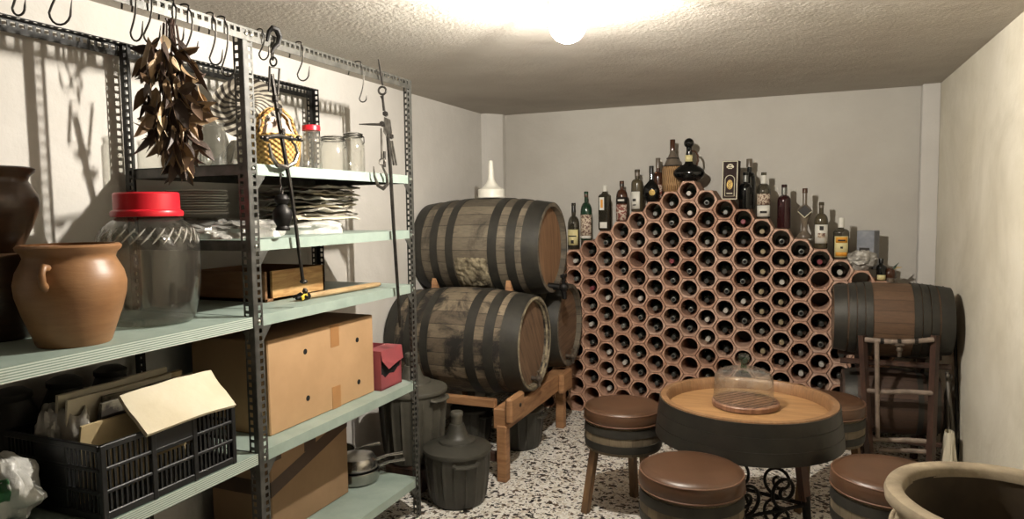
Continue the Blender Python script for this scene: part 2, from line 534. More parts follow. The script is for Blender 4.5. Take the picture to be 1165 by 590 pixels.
M['leaves'] = leaves_mat()
M['cloth_green'] = mat('dark green plastic', '#27382a', '#8f9a8c', 16, .35, 0, .4, 20, lo=.5, hi=.6)
M['cloth_white'] = mat('white pink cloth', '#d8c8ba', '#c6a89a', 12, .8, 0, .3, 25)
M['clear_plastic'] = glass_mat('clear crinkled plastic', '#dddcd6', .3, .2, '#b9b5ac', .3)
M['dusty'] = mat('dusty dark bottle glass', '#2b2926', '#3a3733', 12, .5)
M['hose'] = mat('grey rubber hose', '#716a60', None, rough=.5)
M['box_blue'] = mat('pale blue printed carton', '#8d8f93', '#6f727a', 12, .5)
M['box_brown'] = mat('dark brown carton', '#2a1a16', None, rough=.85)
M['cream_line'] = mat('cream printed line', '#cfc7ac', None, rough=.5)
M['gold'] = mat('gold print', '#b59650', '#8f7336', 30, .35, .4)
M['spirit_red'] = mat('deep red liquor', '#2c1113', None, rough=.12)
M['spirit_brown'] = mat('brown liquor glass', '#3d2519', '#4d3020', 8, .12)
M['spirit_olive'] = mat('smoky olive glass', '#4d4534', '#40392b', 8, .12)
M['spirit_black'] = mat('near black glass', '#0b0c0b', None, rough=.1)
M['spirit_green'] = mat('green liquor glass', '#1d3a29', '#16301f', 8, .12)
M['pewter'] = mat('dusty smoky glass', '#75695a', '#5b5146', 12, .3)
M['label_cream'] = mat('cream bottle label', '#d9cd98', '#cdbf86', 20, .6)
M['label_white'] = mat('white bottle label', '#d8d4c8', None, rough=.6)
M['label_red'] = mat('red bottle label', '#84493f', '#c9bba8', 60, .6, lo=.5, hi=.55)
M['label_ornate'] = mat('ornate printed label', '#c9b8a2', '#6a4a3e', 70, .6, lo=.48, hi=.56)
M['label_orange'] = mat('orange bottle label', '#dd9a33', '#d08a28', 20, .6)
M['label_dark'] = mat('black bottle label', '#1c1512', None, rough=.5)
M['ink'] = mat('dark print', '#2b2722', None, rough=.7)
M['foam'] = mat('crumpled grey foil', '#b5b0a6', '#77726a', 14, .4, .3, .8, 22, bdist=.02)
M['fixture'] = mat('tarnished lamp metal', '#8f8a78', '#6b6657', 20, .4, .6)


def lamp_mat():
    N = NT('lit bulb')
    N.set(C('#fff6e4'), .3); N.b.inputs['Emission Color'].default_value = (1.0, .945, .86, 1)
    N.b.inputs['Emission Strength'].default_value = LAMP
    return N.m


LAMP = 33500.0
EXPOSURE = 0.0
M['lamp'] = lamp_mat()
M['globe'] = glass_mat('lightly frosted lamp glass', '#ffffff', .05, .1, '#f4f0e6', .22, True)

# ------------------------------------------------------------------ the room
XL, XR, YB, YF, ZC = -1.545, 1.44, .31, -4.98, 2.147


def room():
    structure(MB().box(((XL + XR) / 2, (YB + YF) / 2, -.05), (XR - XL + .4, YB - YF + .4, .1)).build('floor', M['terrazzo'], smooth=0))
    structure(MB().box(((XL + XR) / 2, (YB + YF) / 2, ZC + .05), (XR - XL + .4, YB - YF + .4, .1)).build('ceiling', M['ceiling'], smooth=0))
    structure(MB().box((XL - .1, (YB + YF) / 2, ZC / 2), (.2, YB - YF, ZC)).build('wall_left', M['wall'], smooth=0))
    structure(MB().box((XR + .1, (YB + YF) / 2, ZC / 2), (.2, YB - YF, ZC)).build('wall_right', M['wall_right'], smooth=0))
    structure(MB().box(((XL + XR) / 2, YB + .1, ZC / 2), (XR - XL + .4, .2, ZC)).build('wall_back', M['wall_back'], smooth=0))
    structure(MB().box(((XL + XR) / 2, YF - .1, ZC / 2), (XR - XL + .4, .2, ZC)).build('wall_front', M['wall_front'], smooth=0))  # unseen wall behind the camera, set close and dark to cut bounce light
    # boxed pipe in the left corner, shallow pier in the right corner
    b = MB()
    b.add([(XL, .15, 0), (XL + .045, .15, 0), (XL + .13, .255, 0), (XL + .13, YB, 0), (XL, YB, 0),
           (XL, .15, ZC), (XL + .045, .15, ZC), (XL + .13, .255, ZC), (XL + .13, YB, ZC), (XL, YB, ZC)],
          [(0, 1, 6, 5), (1, 2, 7, 6), (2, 3, 8, 7), (3, 4, 9, 8), (4, 0, 5, 9), (0, 4, 3, 2, 1), (5, 6, 7, 8, 9)])
    structure(b.build('trim_1', M['wall'], smooth=0))
    structure(MB().box(((1.345 + XR) / 2, (.235 + YB) / 2, ZC / 2), (XR - 1.345, YB - .235, ZC), .004).build('trim_2', M['wall'], smooth=0))


def lamp():
    L = Vector((-.035, -2.41, ZC))
    t = thing('ceiling_lamp', 'lit glass jar lamp with metal cage collar on the rough ceiling', 'lamp', L)
    MB().lathe([(0, 0), (.07, 0), (.07, -.012), (.05, -.022), (.04, -.05), (0, -.05)], 28).build('ceiling_plate', M['fixture'], t)
    p = [(0, -.182), (.018, -.181), (.038, -.172), (.054, -.152), (.0635, -.125), (.066, -.1), (.064, -.075), (.058, -.056), (.044, -.05), (.04, -.05)]
    MB().lathe(p, 32).build('glass_globe', M['globe'], t)
    MB().lathe([(0, -.110), (.004, -.1095), (.0072, -.106), (.0082, -.101), (.0072, -.096), (.005, -.091), (.004, -.06), (0, -.06)], 20).build('bulb', M['lamp'], t)
    c = MB().lathe([(.046, -.034), (.062, -.036), (.063, -.05), (.047, -.051)], 28)
    for k in range(4):
        a = PI / 4 + k * PI / 2
        c.tube([(.055 * math.cos(a), .055 * math.sin(a), -.044), (.07 * math.cos(a), .07 * math.sin(a), -.052), (.069 * math.cos(a), .069 * math.sin(a), -.075)], .0035, 6)
    c.build('collar', M['fixture'], t)
    MB().tube([(-.045, -.02, -.004), (-.09, -.06, -.012), (-.16, -.12, -.007), (-.3, -.2, -.006)], .005, 8).build('cable', M['fixture'], t)


# ------------------------------------------------------------------ shelving
PX0, PX1 = -1.505, -.955         # back and front corner of the posts
PY = (-3.86, -2.875, -1.855)
TOP = 2.012
W = .04


def flange(b, org, along, across, length, width, pitch=.025, hw=.014, hh=.015, rows=1):
    """a steel strip with a row of slots punched through"""
    org, al, ac = Vector(org), Vector(along), Vector(across)
    n = int(length / pitch); pitch = length / n
    cw = width / rows
    for r in range(rows):
        u0, u1 = r * cw, (r + 1) * cw; um = u0 + (u1 - u0) * .66
        a, d = um - hw / 2, um + hw / 2
        for k in range(n):
            z0, z1 = k * pitch, (k + 1) * pitch; zm = (z0 + z1) / 2
            b0, b1 = zm - hh / 2, zm + hh / 2
            P = lambda u, z: org + ac * u + al * z
            vs = [P(u0, z0), P(a, z0), P(d, z0), P(u1, z0), P(u0, b0), P(a, b0), P(d, b0), P(u1, b0),
                  P(u0, b1), P(a, b1), P(d, b1), P(u1, b1), P(u0, z1), P(a, z1), P(d, z1), P(u1, z1)]
            fs = []
            for j in range(3):
                for i in range(3):
                    if i == 1 and j == 1: continue
                    fs.append((j * 4 + i, j * 4 + i + 1, (j + 1) * 4 + i + 1, (j + 1) * 4 + i))
            b.add(vs, fs)


def shelving():
    t = thing('shelving_unit', 'grey slotted-angle steel shelving with sage green shelves along the left wall', 'shelf', (PX0, PY[0], 0))
    o = Vector((PX0, PY[0], 0))

    def put(b, name, m, solid=0, smooth=0, fix=True):
        b.v = [tuple(Vector(p) - o) for p in b.v]
        return b.build(name, m, t, smooth=smooth, solid=solid, fix=fix)
    for iy, y in enumerate(PY):
        sy = 1 if iy < 2 else -1
        for x, sx in ((PX1, -1), (PX0, 1)):
            b = MB()
            flange(b, (x, y, 0), (0, 0, 1), (0, sy, 0), TOP, W)
            flange(b, (x, y, 0), (0, 0, 1), (sx, 0, 0), TOP, W)
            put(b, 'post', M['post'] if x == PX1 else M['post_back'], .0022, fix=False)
    for x, sx in ((PX1 + .002, -1), (PX0 - .002, 1)):
        b = MB()
        flange(b, (x, PY[0], TOP - W), (0, 1, 0), (0, 0, 1), PY[2] - PY[0], W)
        flange(b, (x, PY[0], TOP), (0, 1, 0), (sx, 0, 0), PY[2] - PY[0], W)
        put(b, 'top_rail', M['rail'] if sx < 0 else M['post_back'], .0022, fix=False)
    # bolts on the front rail
    b = MB()
    for y in (PY[1] + .012, PY[1] + .034):
        b.sphere((PX1 + .004, y, TOP - .02), (.004, .007, .007), 12, 8)
    for z in (1.57, 1.32, 1.075, .62):
        for y in (PY[1] + .02, PY[2] - .02):
            b.sphere((PX1 + .003, y, z), (.004, .006, .006), 10, 6)
    put(b, 'bolt', M['bolt'], smooth=40)

    def panel(y0, y1, z, edge):
        x0, x1 = PX0 + .006, PX1 - .006
        b = MB()
        b.box(((x0 + x1) / 2, (y0 + y1) / 2, z - .0030), (x1 - x0, y1 - y0, .002))
        b.box(((x0 + x1) / 2, y0 + .001, z - .018), (x1 - x0, .002, .034)).box(((x0 + x1) / 2, y1 - .001, z - .018), (x1 - x0, .002, .034))
        b.box((x0 + .001, (y0 + y1) / 2, z - .018), (.002, y1 - y0, .034))
        b.box((x1 - .006, (y0 + y1) / 2, z - .034), (.012, y1 - y0, .002))
        s = put(b, 'shelf_panel', M['post'])
        e = MB().box(((x0 + x1) / 2, (y0 + y1) / 2, z - .001), (x1 - x0, y1 - y0, .002))
        e.v = [tuple(Vector(p) - o) for p in e.v]
        e.build('shelf_liner', M['shelf'], s, smooth=0)
        e = MB().box((x1 + .001, (y0 + y1) / 2, z - .0175), (.003, y1 - y0, .037))
        e.v = [tuple(Vector(p) - o) for p in e.v]
        e.build('front_edge', edge, s, smooth=0)
    for z in (1.586, 1.340, 1.092, .640, .182):
        panel(PY[1] + .006, PY[2] - .004, z, M['shelf'])
        for x, sx in ((PX1 - .001, -1),):
            for y, s in ((PY[1] + W, 1), (PY[2] - W, -1)):
                b = MB().add([(x, y, z - .036), (x, y + s * .04, z - .036), (x, y, z - .085), (x - .002, y, z - .036), (x - .002, y + s * .04, z - .036), (x - .002, y, z - .085)],
                             [(0, 1, 2), (3, 5, 4), (0, 3, 4, 1), (1, 4, 5, 2), (2, 5, 3, 0)])
                put(b, 'gusset', M['post'])
    for z in (1.092, .640):
        panel(PY[0] + .004, PY[1] - .002, z, M['stripe'])
        b = MB(); x = PX1 - .02; y = PY[1] - .001
        b.add([(x, y, z - .036), (x - .04, y, z - .036), (x, y, z - .085), (x, y - .002, z - .036), (x - .04, y - .002, z - .036), (x, y - .002, z - .085)],
              [(0, 1, 2), (3, 5, 4), (0, 3, 4, 1), (1, 4, 5, 2), (2, 5, 3, 0)])
        put(b, 'gusset', M['post'])
    return t


# ------------------------------------------------------------------ hooks on the rail
def s_hook(y, zb, label, wide=.045, r=.0026, curl=1, x=PX1, yaw=0.0, topw=.05):
    """an S of wire: short tail behind the rail, over it, down in front, curled up at the bottom"""
    z0 = TOP + .006
    H = z0 - zb
    pts = []
    pts += [(-topw, 0, -.045), (-topw + .004, 0, -.022), (-topw * .72, 0, -.004)]
    for k in range(7):
        a = PI * .62 - k * PI * .62 / 6 * 1.25
        pts.append((-.004 + .016 * math.cos(a) - .006, 0, .002 + .009 * math.sin(a) - .004))
    n = 9
    for k in range(1, n):
        f = k / n
        pts.append((.010 + .012 * math.sin(f * PI) - wide * .55 * f, 0, -.008 - (H - wide * .75) * f))
    cx, cz, rr = -wide * .55 + wide * .5 + .01, -(H - wide * .55), wide * .5
    for k in range(9):
        a = PI + k * PI * 1.0 / 8
        pts.append((cx + rr * math.cos(a), 0, cz + rr * math.sin(a)))
    pts.append((cx + rr * 1.15, 0, cz + wide * .45))
    b = MB().tube(pts, [r] * (len(pts) - 1) + [r * .4], 8)
    o = b.build('hook', M['wire'], loc=(x, y, z0), smooth=60, rot=(0, 0, yaw))
    tag(o, label, 'hook', 'hooks along the top rail of the shelving')
    return o


def hooks():
    s_hook(-3.56, 1.872, 'thin S hook at the far left end of the front rail', .035, yaw=.15)
    s_hook(-3.465, 1.873, 'wide curled S hook, second from the left end of the front rail', .06, yaw=.2)
    s_hook(-3.26, 1.880, 'S hook just left of the dried leaf bunch', .05, yaw=-.1)
    s_hook(-3.215, 1.883, 'second S hook from the dried leaf bunch towards the left', .05, yaw=.2)
    s_hook(-3.135, 1.897, 'S hook holding the dried leaf bunch from its left side', .05, yaw=.1)
    s_hook(-3.085, 1.885, 'S hook holding the dried leaf bunch from its right side', .035, yaw=.3)
    s_hook(-2.995, 1.868, 'empty S hook just right of the dried leaf bunch', .045, yaw=.1)
    s_hook(-2.95, 1.842, 'long empty S hook beside the middle post, on its left', .045, yaw=.25)
    s_hook(-2.79, 1.922, 'short S hook between the middle post and the black iron hook', .045, yaw=-.1)
    s_hook(-2.60, 1.886, 'empty S hook right of the first hanging steelyard', .05, yaw=0)
    s_hook(-2.245, 1.862, 'thin empty S hook left of the second hanging steelyard', .03, yaw=.2)


def dried_leaves():
    c = Vector((-.945, -3.155, 1.915))
    t = thing('dried_leaf_bunch', 'bunch of curled brown dried leaves hanging from the rail hooks', 'dried leaves', c)
    rnd = random.Random(5)
    b = MB()
    H = .425
    for k in range(220):
        f = rnd.random() ** .9
        env = .016 + .062 * math.sin(PI * min(1, f * .95 + .10)) ** .8
        if f > .8: env *= .8
        a = rnd.uniform(0, 2 * PI); rr = env * math.sqrt(rnd.random())
        base = Vector((rr * math.cos(a) * .8, rr * math.sin(a) * 1.1 - .02 + .03 * f, -f * H * .80))
        L = rnd.uniform(.05, .092); w = L * rnd.uniform(.30, .42)
        out = Vector((math.cos(a), math.sin(a), 0))
        d = (out * rnd.uniform(.05, .6) + Vector((0, 0, -1)) * rnd.uniform(.55, 1.1)).normalized()
        if rnd.random() < .12: d = (out + Vector((0, 0, rnd.uniform(-.1, .5)))).normalized()
        side = d.cross(Vector((rnd.uniform(-1, 1), rnd.uniform(-1, 1), rnd.uniform(-.5, .5)))).normalized()
        nn = side.cross(d)
        fold = rnd.uniform(.2, .9); bend = rnd.uniform(-.9, .9)
        vs = []; fs = []
        NS = 7
        for i in range(NS):
            q = i / (NS - 1)
            ww = w * math.sin(PI * (q ** .85)) * .5 + .0006
            p = base + d * (L * q) + nn * (bend * L * q * q * .5)
            tw = side * math.cos(q * .6) + nn * math.sin(q * .6)
            vs += [p + tw * ww + nn * fold * ww, p, p - tw * ww + nn * fold * ww]
        for i in range(NS - 1):
            for j in (0, 1):
                fs.append((i * 3 + j, i * 3 + j + 1, i * 3 + j + 4, i * 3 + j + 3))
        b.add(vs, fs)
    b.build('leaves', M['leaves'], t, smooth=50, fix=False)
    s = MB()
    for k in range(12):
        a = k * PI / 6
        s.tube([(.012 * math.cos(a), .02 * math.sin(a), .035), (.018 * math.cos(a), .03 * math.sin(a), -.05), (.03 * math.cos(a + .4), .045 * math.sin(a + .4), -.2), (.02 * math.cos(a + .8), .03 * math.sin(a + .8), -.33)], .002, 5)
    for k in range(5):
        s.tube([(.006 * math.cos(k), .012 * math.sin(k * 2.1), .05), (.009 * math.cos(k + 2), .012 * math.sin(k), .02), (.010 * math.cos(k * 1.7), .015 * math.sin(k * 1.3), -.02)], .004, 5)
    s.build('stems', M['timber_dark'], t)


# ------------------------------------------------------------------ steelyards
def ring(b, c, R, r, axis='X', seg=20, a0=0, a1=2 * PI, squash=1.0):
    n = seg; full = a1 - a0 >= 2 * PI - 1e-6
    pts = []
    for i in range(n if full else n + 1):
        a = a0 + (a1 - a0) * i / n
        u, w = R * math.cos(a), R * math.sin(a) * squash
        pts.append({'X': (c[0] - u * .4, c[1] + u * .9, c[2] + w), 'Y': (c[0] + u * .92, c[1] + u * .38, c[2] + w)}[axis])
    return b.tube(pts, r, 8, closed=full)


def steelyards():
    x = PX1 + .02
    d = Vector((.78, .62, 0))          # plane the big hook lies in

    def P(u, v): return onx(u, v, x)
    o = P(312, 60)
    t = thing('steelyard_scale', 'black iron steelyard hanging by a heavy hook beside the middle post', 'scale', o)

    def L(u, v, d=0): p = P(u, v) - o; return (p.x + d * .45, p.y - d * .89, p.z)
    pts = [L(301, 44, -.03), L(303, 33, -.03), L(309, 31, -.01), L(315, 34), L(318, 42), L(316, 50), L(311, 55), L(309, 60)]
    MB().tube(pts, [.004, .007, .010, .011, .010, .008, .006, .005], 8).build('top_hook', M['black_iron'], t)
    for (u, v, R) in ((310, 63, .011), (311, 70, .011)):
        ring(MB(), L(u, v), R, .003, 'X' if v < 66 else 'Y', 14, squash=1.3).build('chain_link', M['dark_iron'], t)
    b = MB()
    b.tube([L(307, 76), L(306, 104), L(316, 108), L(318, 78)], .004, 8, closed=True)
    b.build('shackle', M['dark_iron'], t)
    b = MB()
    b.tube([L(309, 84), L(316, 130), L(322, 165), L(331, 215), L(345, 322)], [.007, .0075, .0075, .0065, .006], 8)
    b.sphere(L(345.5, 320), (.014, .014, .008), 12, 8).lathe([(0, -.016), (.007, -.014), (.010, -.006), (.006, .004), (0, .006)], 12, Matrix.Translation(L(347, 329)))
    b.build('beam', M['dark_iron'], t)
    b = MB()
    for (u, v) in ((313, 112), (317, 126), (321, 150)):
        b.box(L(u, v), (.018, .02, .024), .004).cyl(L(u, v, -.016), L(u, v, .018), .006, seg=10)
    b.tube([L(296, 156, -.01), L(318, 155, .012), L(344, 160, .0)], [.006, .008, .004], 8)
    for u in (303, 331, 340): b.sphere(L(u, 157.5, .006), .0105, 10, 8)
    b.build('pivot', M['dark_iron'], t)
    b = MB()
    b.tube([L(306, 163), L(309, 178), L(316, 188), L(326, 190), L(335, 185), L(339, 174), L(336, 165), L(332, 161)], [.004, .007, .008, .008, .008, .007, .005, .004], 8)
    b.build('load_hook', M['steel'], t)
    # counterweight
    o2 = P(322, 262)
    w = thing('counterweight', 'dark waisted iron counterweight hanging from the steelyard beam', 'weight', o2)
    MB().lathe([(0, 0), (.030, 0), (.032, .008), (.028, .013), (.026, .018), (.038, .04), (.043, .062), (.039, .083), (.024, .1), (.020, .106), (.030, .116), (.033, .128), (.026, .142), (.010, .15), (0, .151)], 24, Matrix.Diagonal((.76, .76, .82, 1))).build('weight_body', M['black_iron'], w)
    b = MB(); ring(b, (0, 0, .134), .012, .003, 'X', 14)
    b.tube([(0, 0, .145), (0, -.006, .165), (.0, .002, .19), (0, .012, .185)], .003, 6)
    b.build('weight_hook', M['dark_iron'], w)

    # second steelyard, at the far post
    def P(u, v): return onx(u, v, x)
    o = P(435, 104)
    t = thing('steelyard_scale', 'long iron steelyard with a bright pivot plate hanging at the far front post', 'scale', o)
    MB().tube([L(431, 68, .012), L(434, 88, .004), L(435.5, 97, 0)], [.003, .0045, .004], 8).build('top_hook', M['dark_iron'], t)
    ring(MB(), L(435, 103), .0155, .0045, 'Y', 18).build('eye_ring', M['dark_iron'], t)
    MB().tube([L(434.5, 109), L(435.5, 113), L(437, 126)], [.008, .005, .006], 8).build('link', M['dark_iron'], t)
    b = MB()
    for (u, v) in ((438.5, 129.5), (435, 141), (445, 155)):
        b.cyl(L(u, v, -.012), L(u, v, .014), .0115, seg=6).cyl(L(u, v, .014), L(u, v, .02), .006, seg=10)
    b.tube([L(408, 140.5, -.02), L(420, 141, -.01), L(434, 141.5, 0)], [.002, .0045, .006], 8)
    b.build('pivot', M['dark_iron'], t)
    MB().add([L(437, 133, .002), L(444, 136, .002), L(446, 152, .002), L(441, 158, .002), L(436, 150, .002), L(437, 133, -.008), L(444, 136, -.008), L(446, 152, -.008), L(441, 158, -.008), L(436, 150, -.008)],
             [(0, 1, 2, 3, 4), (9, 8, 7, 6, 5)] + [(i, (i + 1) % 5, (i + 1) % 5 + 5, i + 5) for i in range(5)]).build('pivot_plate', M['steel'], t)
    MB().tube([L(441, 152), L(444, 190), L(448, 260), L(453, 335), L(455.5, 372)], [.008, .008, .0075, .007, .0065], 8).build('beam', M['dark_iron'], t)
    b = MB()
    b.tube([L(434, 146), L(434.5, 180)], .005, 8).tube([L(446, 160), L(451, 188)], .0045, 8).tube([L(444, 160), L(448, 188)], .0045, 8)
    b.build('side_rod', M['steel'], t)
    b = MB()
    ring(b, L(435, 184), .013, .0035, 'Y', 14)
    b.tube([L(435, 189), L(440, 200), L(441, 209), L(436, 214.5), L(430, 211), L(426, 200), L(425, 189)], [.004, .006, .0075, .008, .007, .005, .002], 8)
    b.build('load_hook', M['steel'], t)
    b = MB().cyl(L(437.5, 190, .0), L(437.5, 172, 0), .006)
    b.build('shank', M['dark_iron'], t)

# ------------------------------------------------------------------ on the near shelves
def jar_lathe(b, outer, t=.003, seg=36, m=None, wob=None):
    inner = [(max(r - t, 0), z + (t if i == 0 or r < 1e-6 else 0)) for i, (r, z) in enumerate(outer)]
    return b.lathe(outer + list(reversed(inner)), seg, m, wob=wob)


def pot(loc, scale, m, name, label, prof, handles=True, hang=2.2):
    t = thing(name, label, 'pot', loc)
    pr = [(r * scale, z * scale) for r, z in prof]
    b = MB()
    inner = [(max(r - .009 * scale, 0.0), z) for r, z in pr[2:]]
    b.lathe(pr + list(reversed(inner)) + [(0, .02 * scale)], 40)
    b.build('pot_body', m, t, smooth=50)
    if handles:
        zt = [z for r, z in pr]
        for s in (0, PI):
            a = hang + s
            d = Vector((math.cos(a), math.sin(a), 0)); sd = Vector((-d.y, d.x, 0))
            R = .117 * scale
            pts = [d * (R * .9) + Vector((0, 0, .205 * scale)) - sd * .0, d * (R * 1.12) + Vector((0, 0, .21 * scale)), d * (R * 1.2) + Vector((0, 0, .195 * scale)), d * (R * 1.17) + Vector((0, 0, .17 * scale)), d * (R * 1.02) + Vector((0, 0, .155 * scale))]
            MB().tube(pts, [.010 * scale, .010 * scale, .009 * scale, .009 * scale, .011 * scale], 8).build('handle', m, t, smooth=60)
    return t


POT = [(0, 0), (.083, 0), (.087, .006), (.098, .04), (.114, .085), (.126, .13), (.1285, .16), (.122, .19), (.110, .213), (.104, .226), (.108, .238), (.118, .247), (.120, .255), (.114, .261)]
POT2 = [(0, 0), (.07, 0), (.074, .005), (.088, .03), (.108, .075), (.124, .12), (.1285, .145), (.125, .17), (.108, .2), (.102, .212), (.106, .225), (.120, .238), (.122, .248), (.114, .252)]
BOWL = [(0, 0), (.09, 0), (.1, .008), (.125, .08), (.132, .14), (.128, .19), (.122, .215), (.13, .226), (.131, .236), (.124, .24)]


def near_shelf():
    z = 1.0925
    pot((-1.09, -3.377, z), 1.0, M['pot_tan'], 'clay_pot', 'tan two-handled clay pot at the front of the striped-edge shelf', POT, True, -1.05)
    pot((-1.375, -3.40, z), .99, M['pot_dark'], 'brown_glazed_pot', 'dark brown round pot carrying another pot, behind the tan clay pot', BOWL, False)
    pot((-1.375, -3.40, z + .2376), .92, M['pot_dark'], 'brown_glazed_pot', 'dark brown glazed pot stacked on a round pot at the left edge', POT2, True, -.95)
    # big storage jar
    t = thing('storage_jar', 'large clear glass storage jar with a red lid and diagonal ribs', 'jar', (-1.185, -3.06, z))
    pr = [(0, .004), (.09, 0), (.11, .002), (.122, .014), (.132, .05), (.142, .12), (.1455, .19), (.145, .235), (.138, .27), (.122, .298), (.1, .318), (.086, .326), (.084, .35)]
    fine = []
    for (a, b_) in zip(pr[:-1], pr[1:]):
        for q in range(4): fine.append((a[0] + (b_[0] - a[0]) * q / 4, a[1] + (b_[1] - a[1]) * q / 4))
    fine.append(pr[-1])

    def wob(a, zz):
        k = max(0.0, 1 - abs(zz - .272) / .042)
        return 1 + .035 * k ** .6 * math.sin(14 * a + 55 * zz)
    b = MB(); jar_lathe(b, fine, .003, 112, wob=wob)
    b.build('jar_body', M['glass_grey'], t, smooth=60)
    for k in range(30):
        pts = []
        for i in range(7):
            f = i / 6; zz = .248 + .046 * f
            r0 = .1435 - .0205 * max(0, (zz - .235) / .063) ** 1.15
            a = 2 * PI * k / 30 + .30 * f
            pts.append(((r0 + .001) * math.cos(a), (r0 + .001) * math.sin(a), zz))
        MB().tube(pts, [.001, .0026, .0032, .0034, .0032, .0026, .001], 6).build('rib', M['glass_rib'], t, smooth=60)
    lid = MB().lathe([(0, .402), (.088, .402), (.092, .397), (.0925, .35), (.1, .345), (.102, .338), (.1, .329), (.088, .328), (.088, .34), (0, .398)], 48)
    lid.build('lid', M['red_plastic'], t)
    # crate of papers
    cx, cy, cz = -1.155, -3.19, .641
    t = thing('plastic_crate', 'black slatted plastic crate full of papers on the lower near shelf', 'crate', (cx, cy, cz))
    wx, wy, h = .37, .45, .2
    b = MB()
    b.box((0, 0, .006), (wx, wy, .012), .003)
    for sx in (-1, 1):
        X = sx * wx / 2
        for zz, th in ((.012, .02), (.075, .010), (.135, .010), (.192, .016)):
            b.box((X, 0, zz), (.012, wy, th), .002)
        for i in range(29):
            yy = -wy / 2 + .01 + i * (wy - .02) / 28
            mid = 9 <= i <= 19
            if mid: b.box((X, yy, .062), (.006, .006, .11))
            else: b.box((X, yy, .1), (.006, .006, .18))
        for yy in (-wy / 2 + .006, -wy / 2 + .155, wy / 2 - .155, wy / 2 - .006):
            b.box((X, yy, .1), (.016, .016, .2), .002)
        b.box((X, 0, .158), (.010, .15, .065), .002)
    for sy in (-1, 1):
        Y = sy * wy / 2
        for zz, th in ((.012, .02), (.075, .010), (.135, .010), (.192, .016)):
            b.box((0, Y, zz), (wx, .012, th), .002)
        for i in range(23):
            xx = -wx / 2 + .01 + i * (wx - .02) / 22
            b.box((xx, Y, .1), (.006, .006, .18))
        b.box((0, Y, .1), (.12, .008, .18), .002)
    b.build('crate_body', M['crate'], t, smooth=0)

    # papers: files stand along the crate, leaning outward
    def sheet(name, label, cat, mtl, x, y, L, H, z0, lean, yaw, th=.006, bow=.0, grp=None, tilt=0.0):
        def top(u, v):
            xx = bow * math.sin(PI * u) * .5 + .006 * noise.noise((u * 3 + x * 9, v * 3, L))
            return (xx - th / 2, (u - .5) * L, v * H + .004 * noise.noise((u * 4, x * 30, 2)) * v)
        vs = MB(); n = 12
        vs.grid(top, n, 6); vs.grid(lambda u, v: (top(u, v)[0] + th, top(u, v)[1], top(u, v)[2]), n, 6)
        f2 = []
        nv = 6; off = n * nv
        bd = [i for i in range(n)] + [j * n + n - 1 for j in range(1, nv)] + [(nv - 1) * n + i for i in range(n - 2, -1, -1)] + [j * n for j in range(nv - 2, 0, -1)]
        for i in range(len(bd)):
            a, c = bd[i], bd[(i + 1) % len(bd)]
            f2.append((a, c, c + off, a + off))
        vs.f += f2
        o = vs.build(name, mtl, loc=(x, y, z0), smooth=40, rot=(tilt, lean, yaw))
        tag(o, label, cat, grp); return o
    zb = cz + .016
    g = 'papers filed in the black crate'
    sheet('padded_envelope', 'cream padded envelope lying slanted over the front rim of the black crate', 'envelope', M['paper'], -.938, -3.145, .31, .14, cz + .192, -.80, -.02, .012, .03, None, .0)
    for k, (x, dy, L, H, ln, yw, th, mm, lb) in enumerate([
        (-1.255, .02, .34, .275, .10, .05, .012, 'paper_tan', 'tan card folder at the very back of the crate'),
        (-1.23, .00, .36, .285, .12, .03, .010, 'paper', 'cream folder second from the back of the crate'),
        (-1.205, .03, .36, .272, .14, .02, .014, 'paper_tan', 'thick tan folder in the middle of the crate'),
        (-1.18, -.02, .33, .28, .15, -.02, .008, 'paper', 'thin cream folder in the middle of the crate'),
        (-1.155, .05, .30, .27, .16, -.04, .010, 'paper_dark', 'dark printed magazine with green spot in the crate'),
        (-1.13, .03, .31, .26, .17, -.03, .012, 'paper_dark', 'dark magazine just behind the padded envelope'),
        (-1.10, -.03, .34, .22, .16, -.03, .008, 'paper_tan', 'low tan folder just behind the padded envelope'),
    ]):
        nm = 'magazine' if 'magazine' in lb else 'paper_folder'
        sheet(nm, lb, 'magazine' if nm == 'magazine' else 'folder', M[mm], x, -3.19 + dy, L, H, zb, ln, yw, th, .01, g)
    for y, lb, mm in ((-3.335, 'brown paper bag with twisted top at the near end of the crate', 'paper_grey'),):
        b = MB()

        def bag(u, v):
            a = 2 * PI * u; k = 1 - .45 * v
            w = 1 + .22 * noise.noise((math.cos(a) * 2, math.sin(a) * 2, v * 3))
            return (.075 * math.cos(a) * k * w, .045 * math.sin(a) * k * w, .24 * v + .012 * math.sin(a * 3) * v)
        b.grid(bag, 40, 14, cu=True)
        o = b.build('paper_bag', M[mm], loc=(-1.165, y - .01, zb), smooth=40, solid=.002); tag(o, lb, 'bag')
    b = MB()

    def foil(u, v):
        a = 2 * PI * u; ph = PI * (v * .94 + .03)
        r = 1 + .3 * noise.noise((math.cos(a) * 3 * math.sin(ph), math.sin(a) * 3 * math.sin(ph), math.cos(ph) * 3))
        return (.055 * r * math.sin(ph) * math.cos(a), .04 * r * math.sin(ph) * math.sin(a), .10 - .10 * r * math.cos(ph))
    b.grid(foil, 44, 24, cu=True)
    o = b.build('plastic_packet', M['foil'], loc=(-1.225, -3.36, zb + .05), smooth=30); tag(o, 'crumpled silver plastic packet at the near corner of the crate', 'packet')
    # bag at the left edge
    b = MB()

    def bag2(u, v):
        a = 2 * PI * u; ph = PI * (v * .96 + .02)
        r = 1 + .28 * noise.noise((math.cos(a) * 2.2 * math.sin(ph), math.sin(a) * 2.2 * math.sin(ph), math.cos(ph) * 2.2)) + .06 * noise.noise((math.cos(a) * 7, math.sin(a) * 7, v * 9))
        return (.12 * r * math.sin(ph) * math.cos(a), .072 * r * math.sin(ph) * math.sin(a), .092 - .088 * r * math.cos(ph))
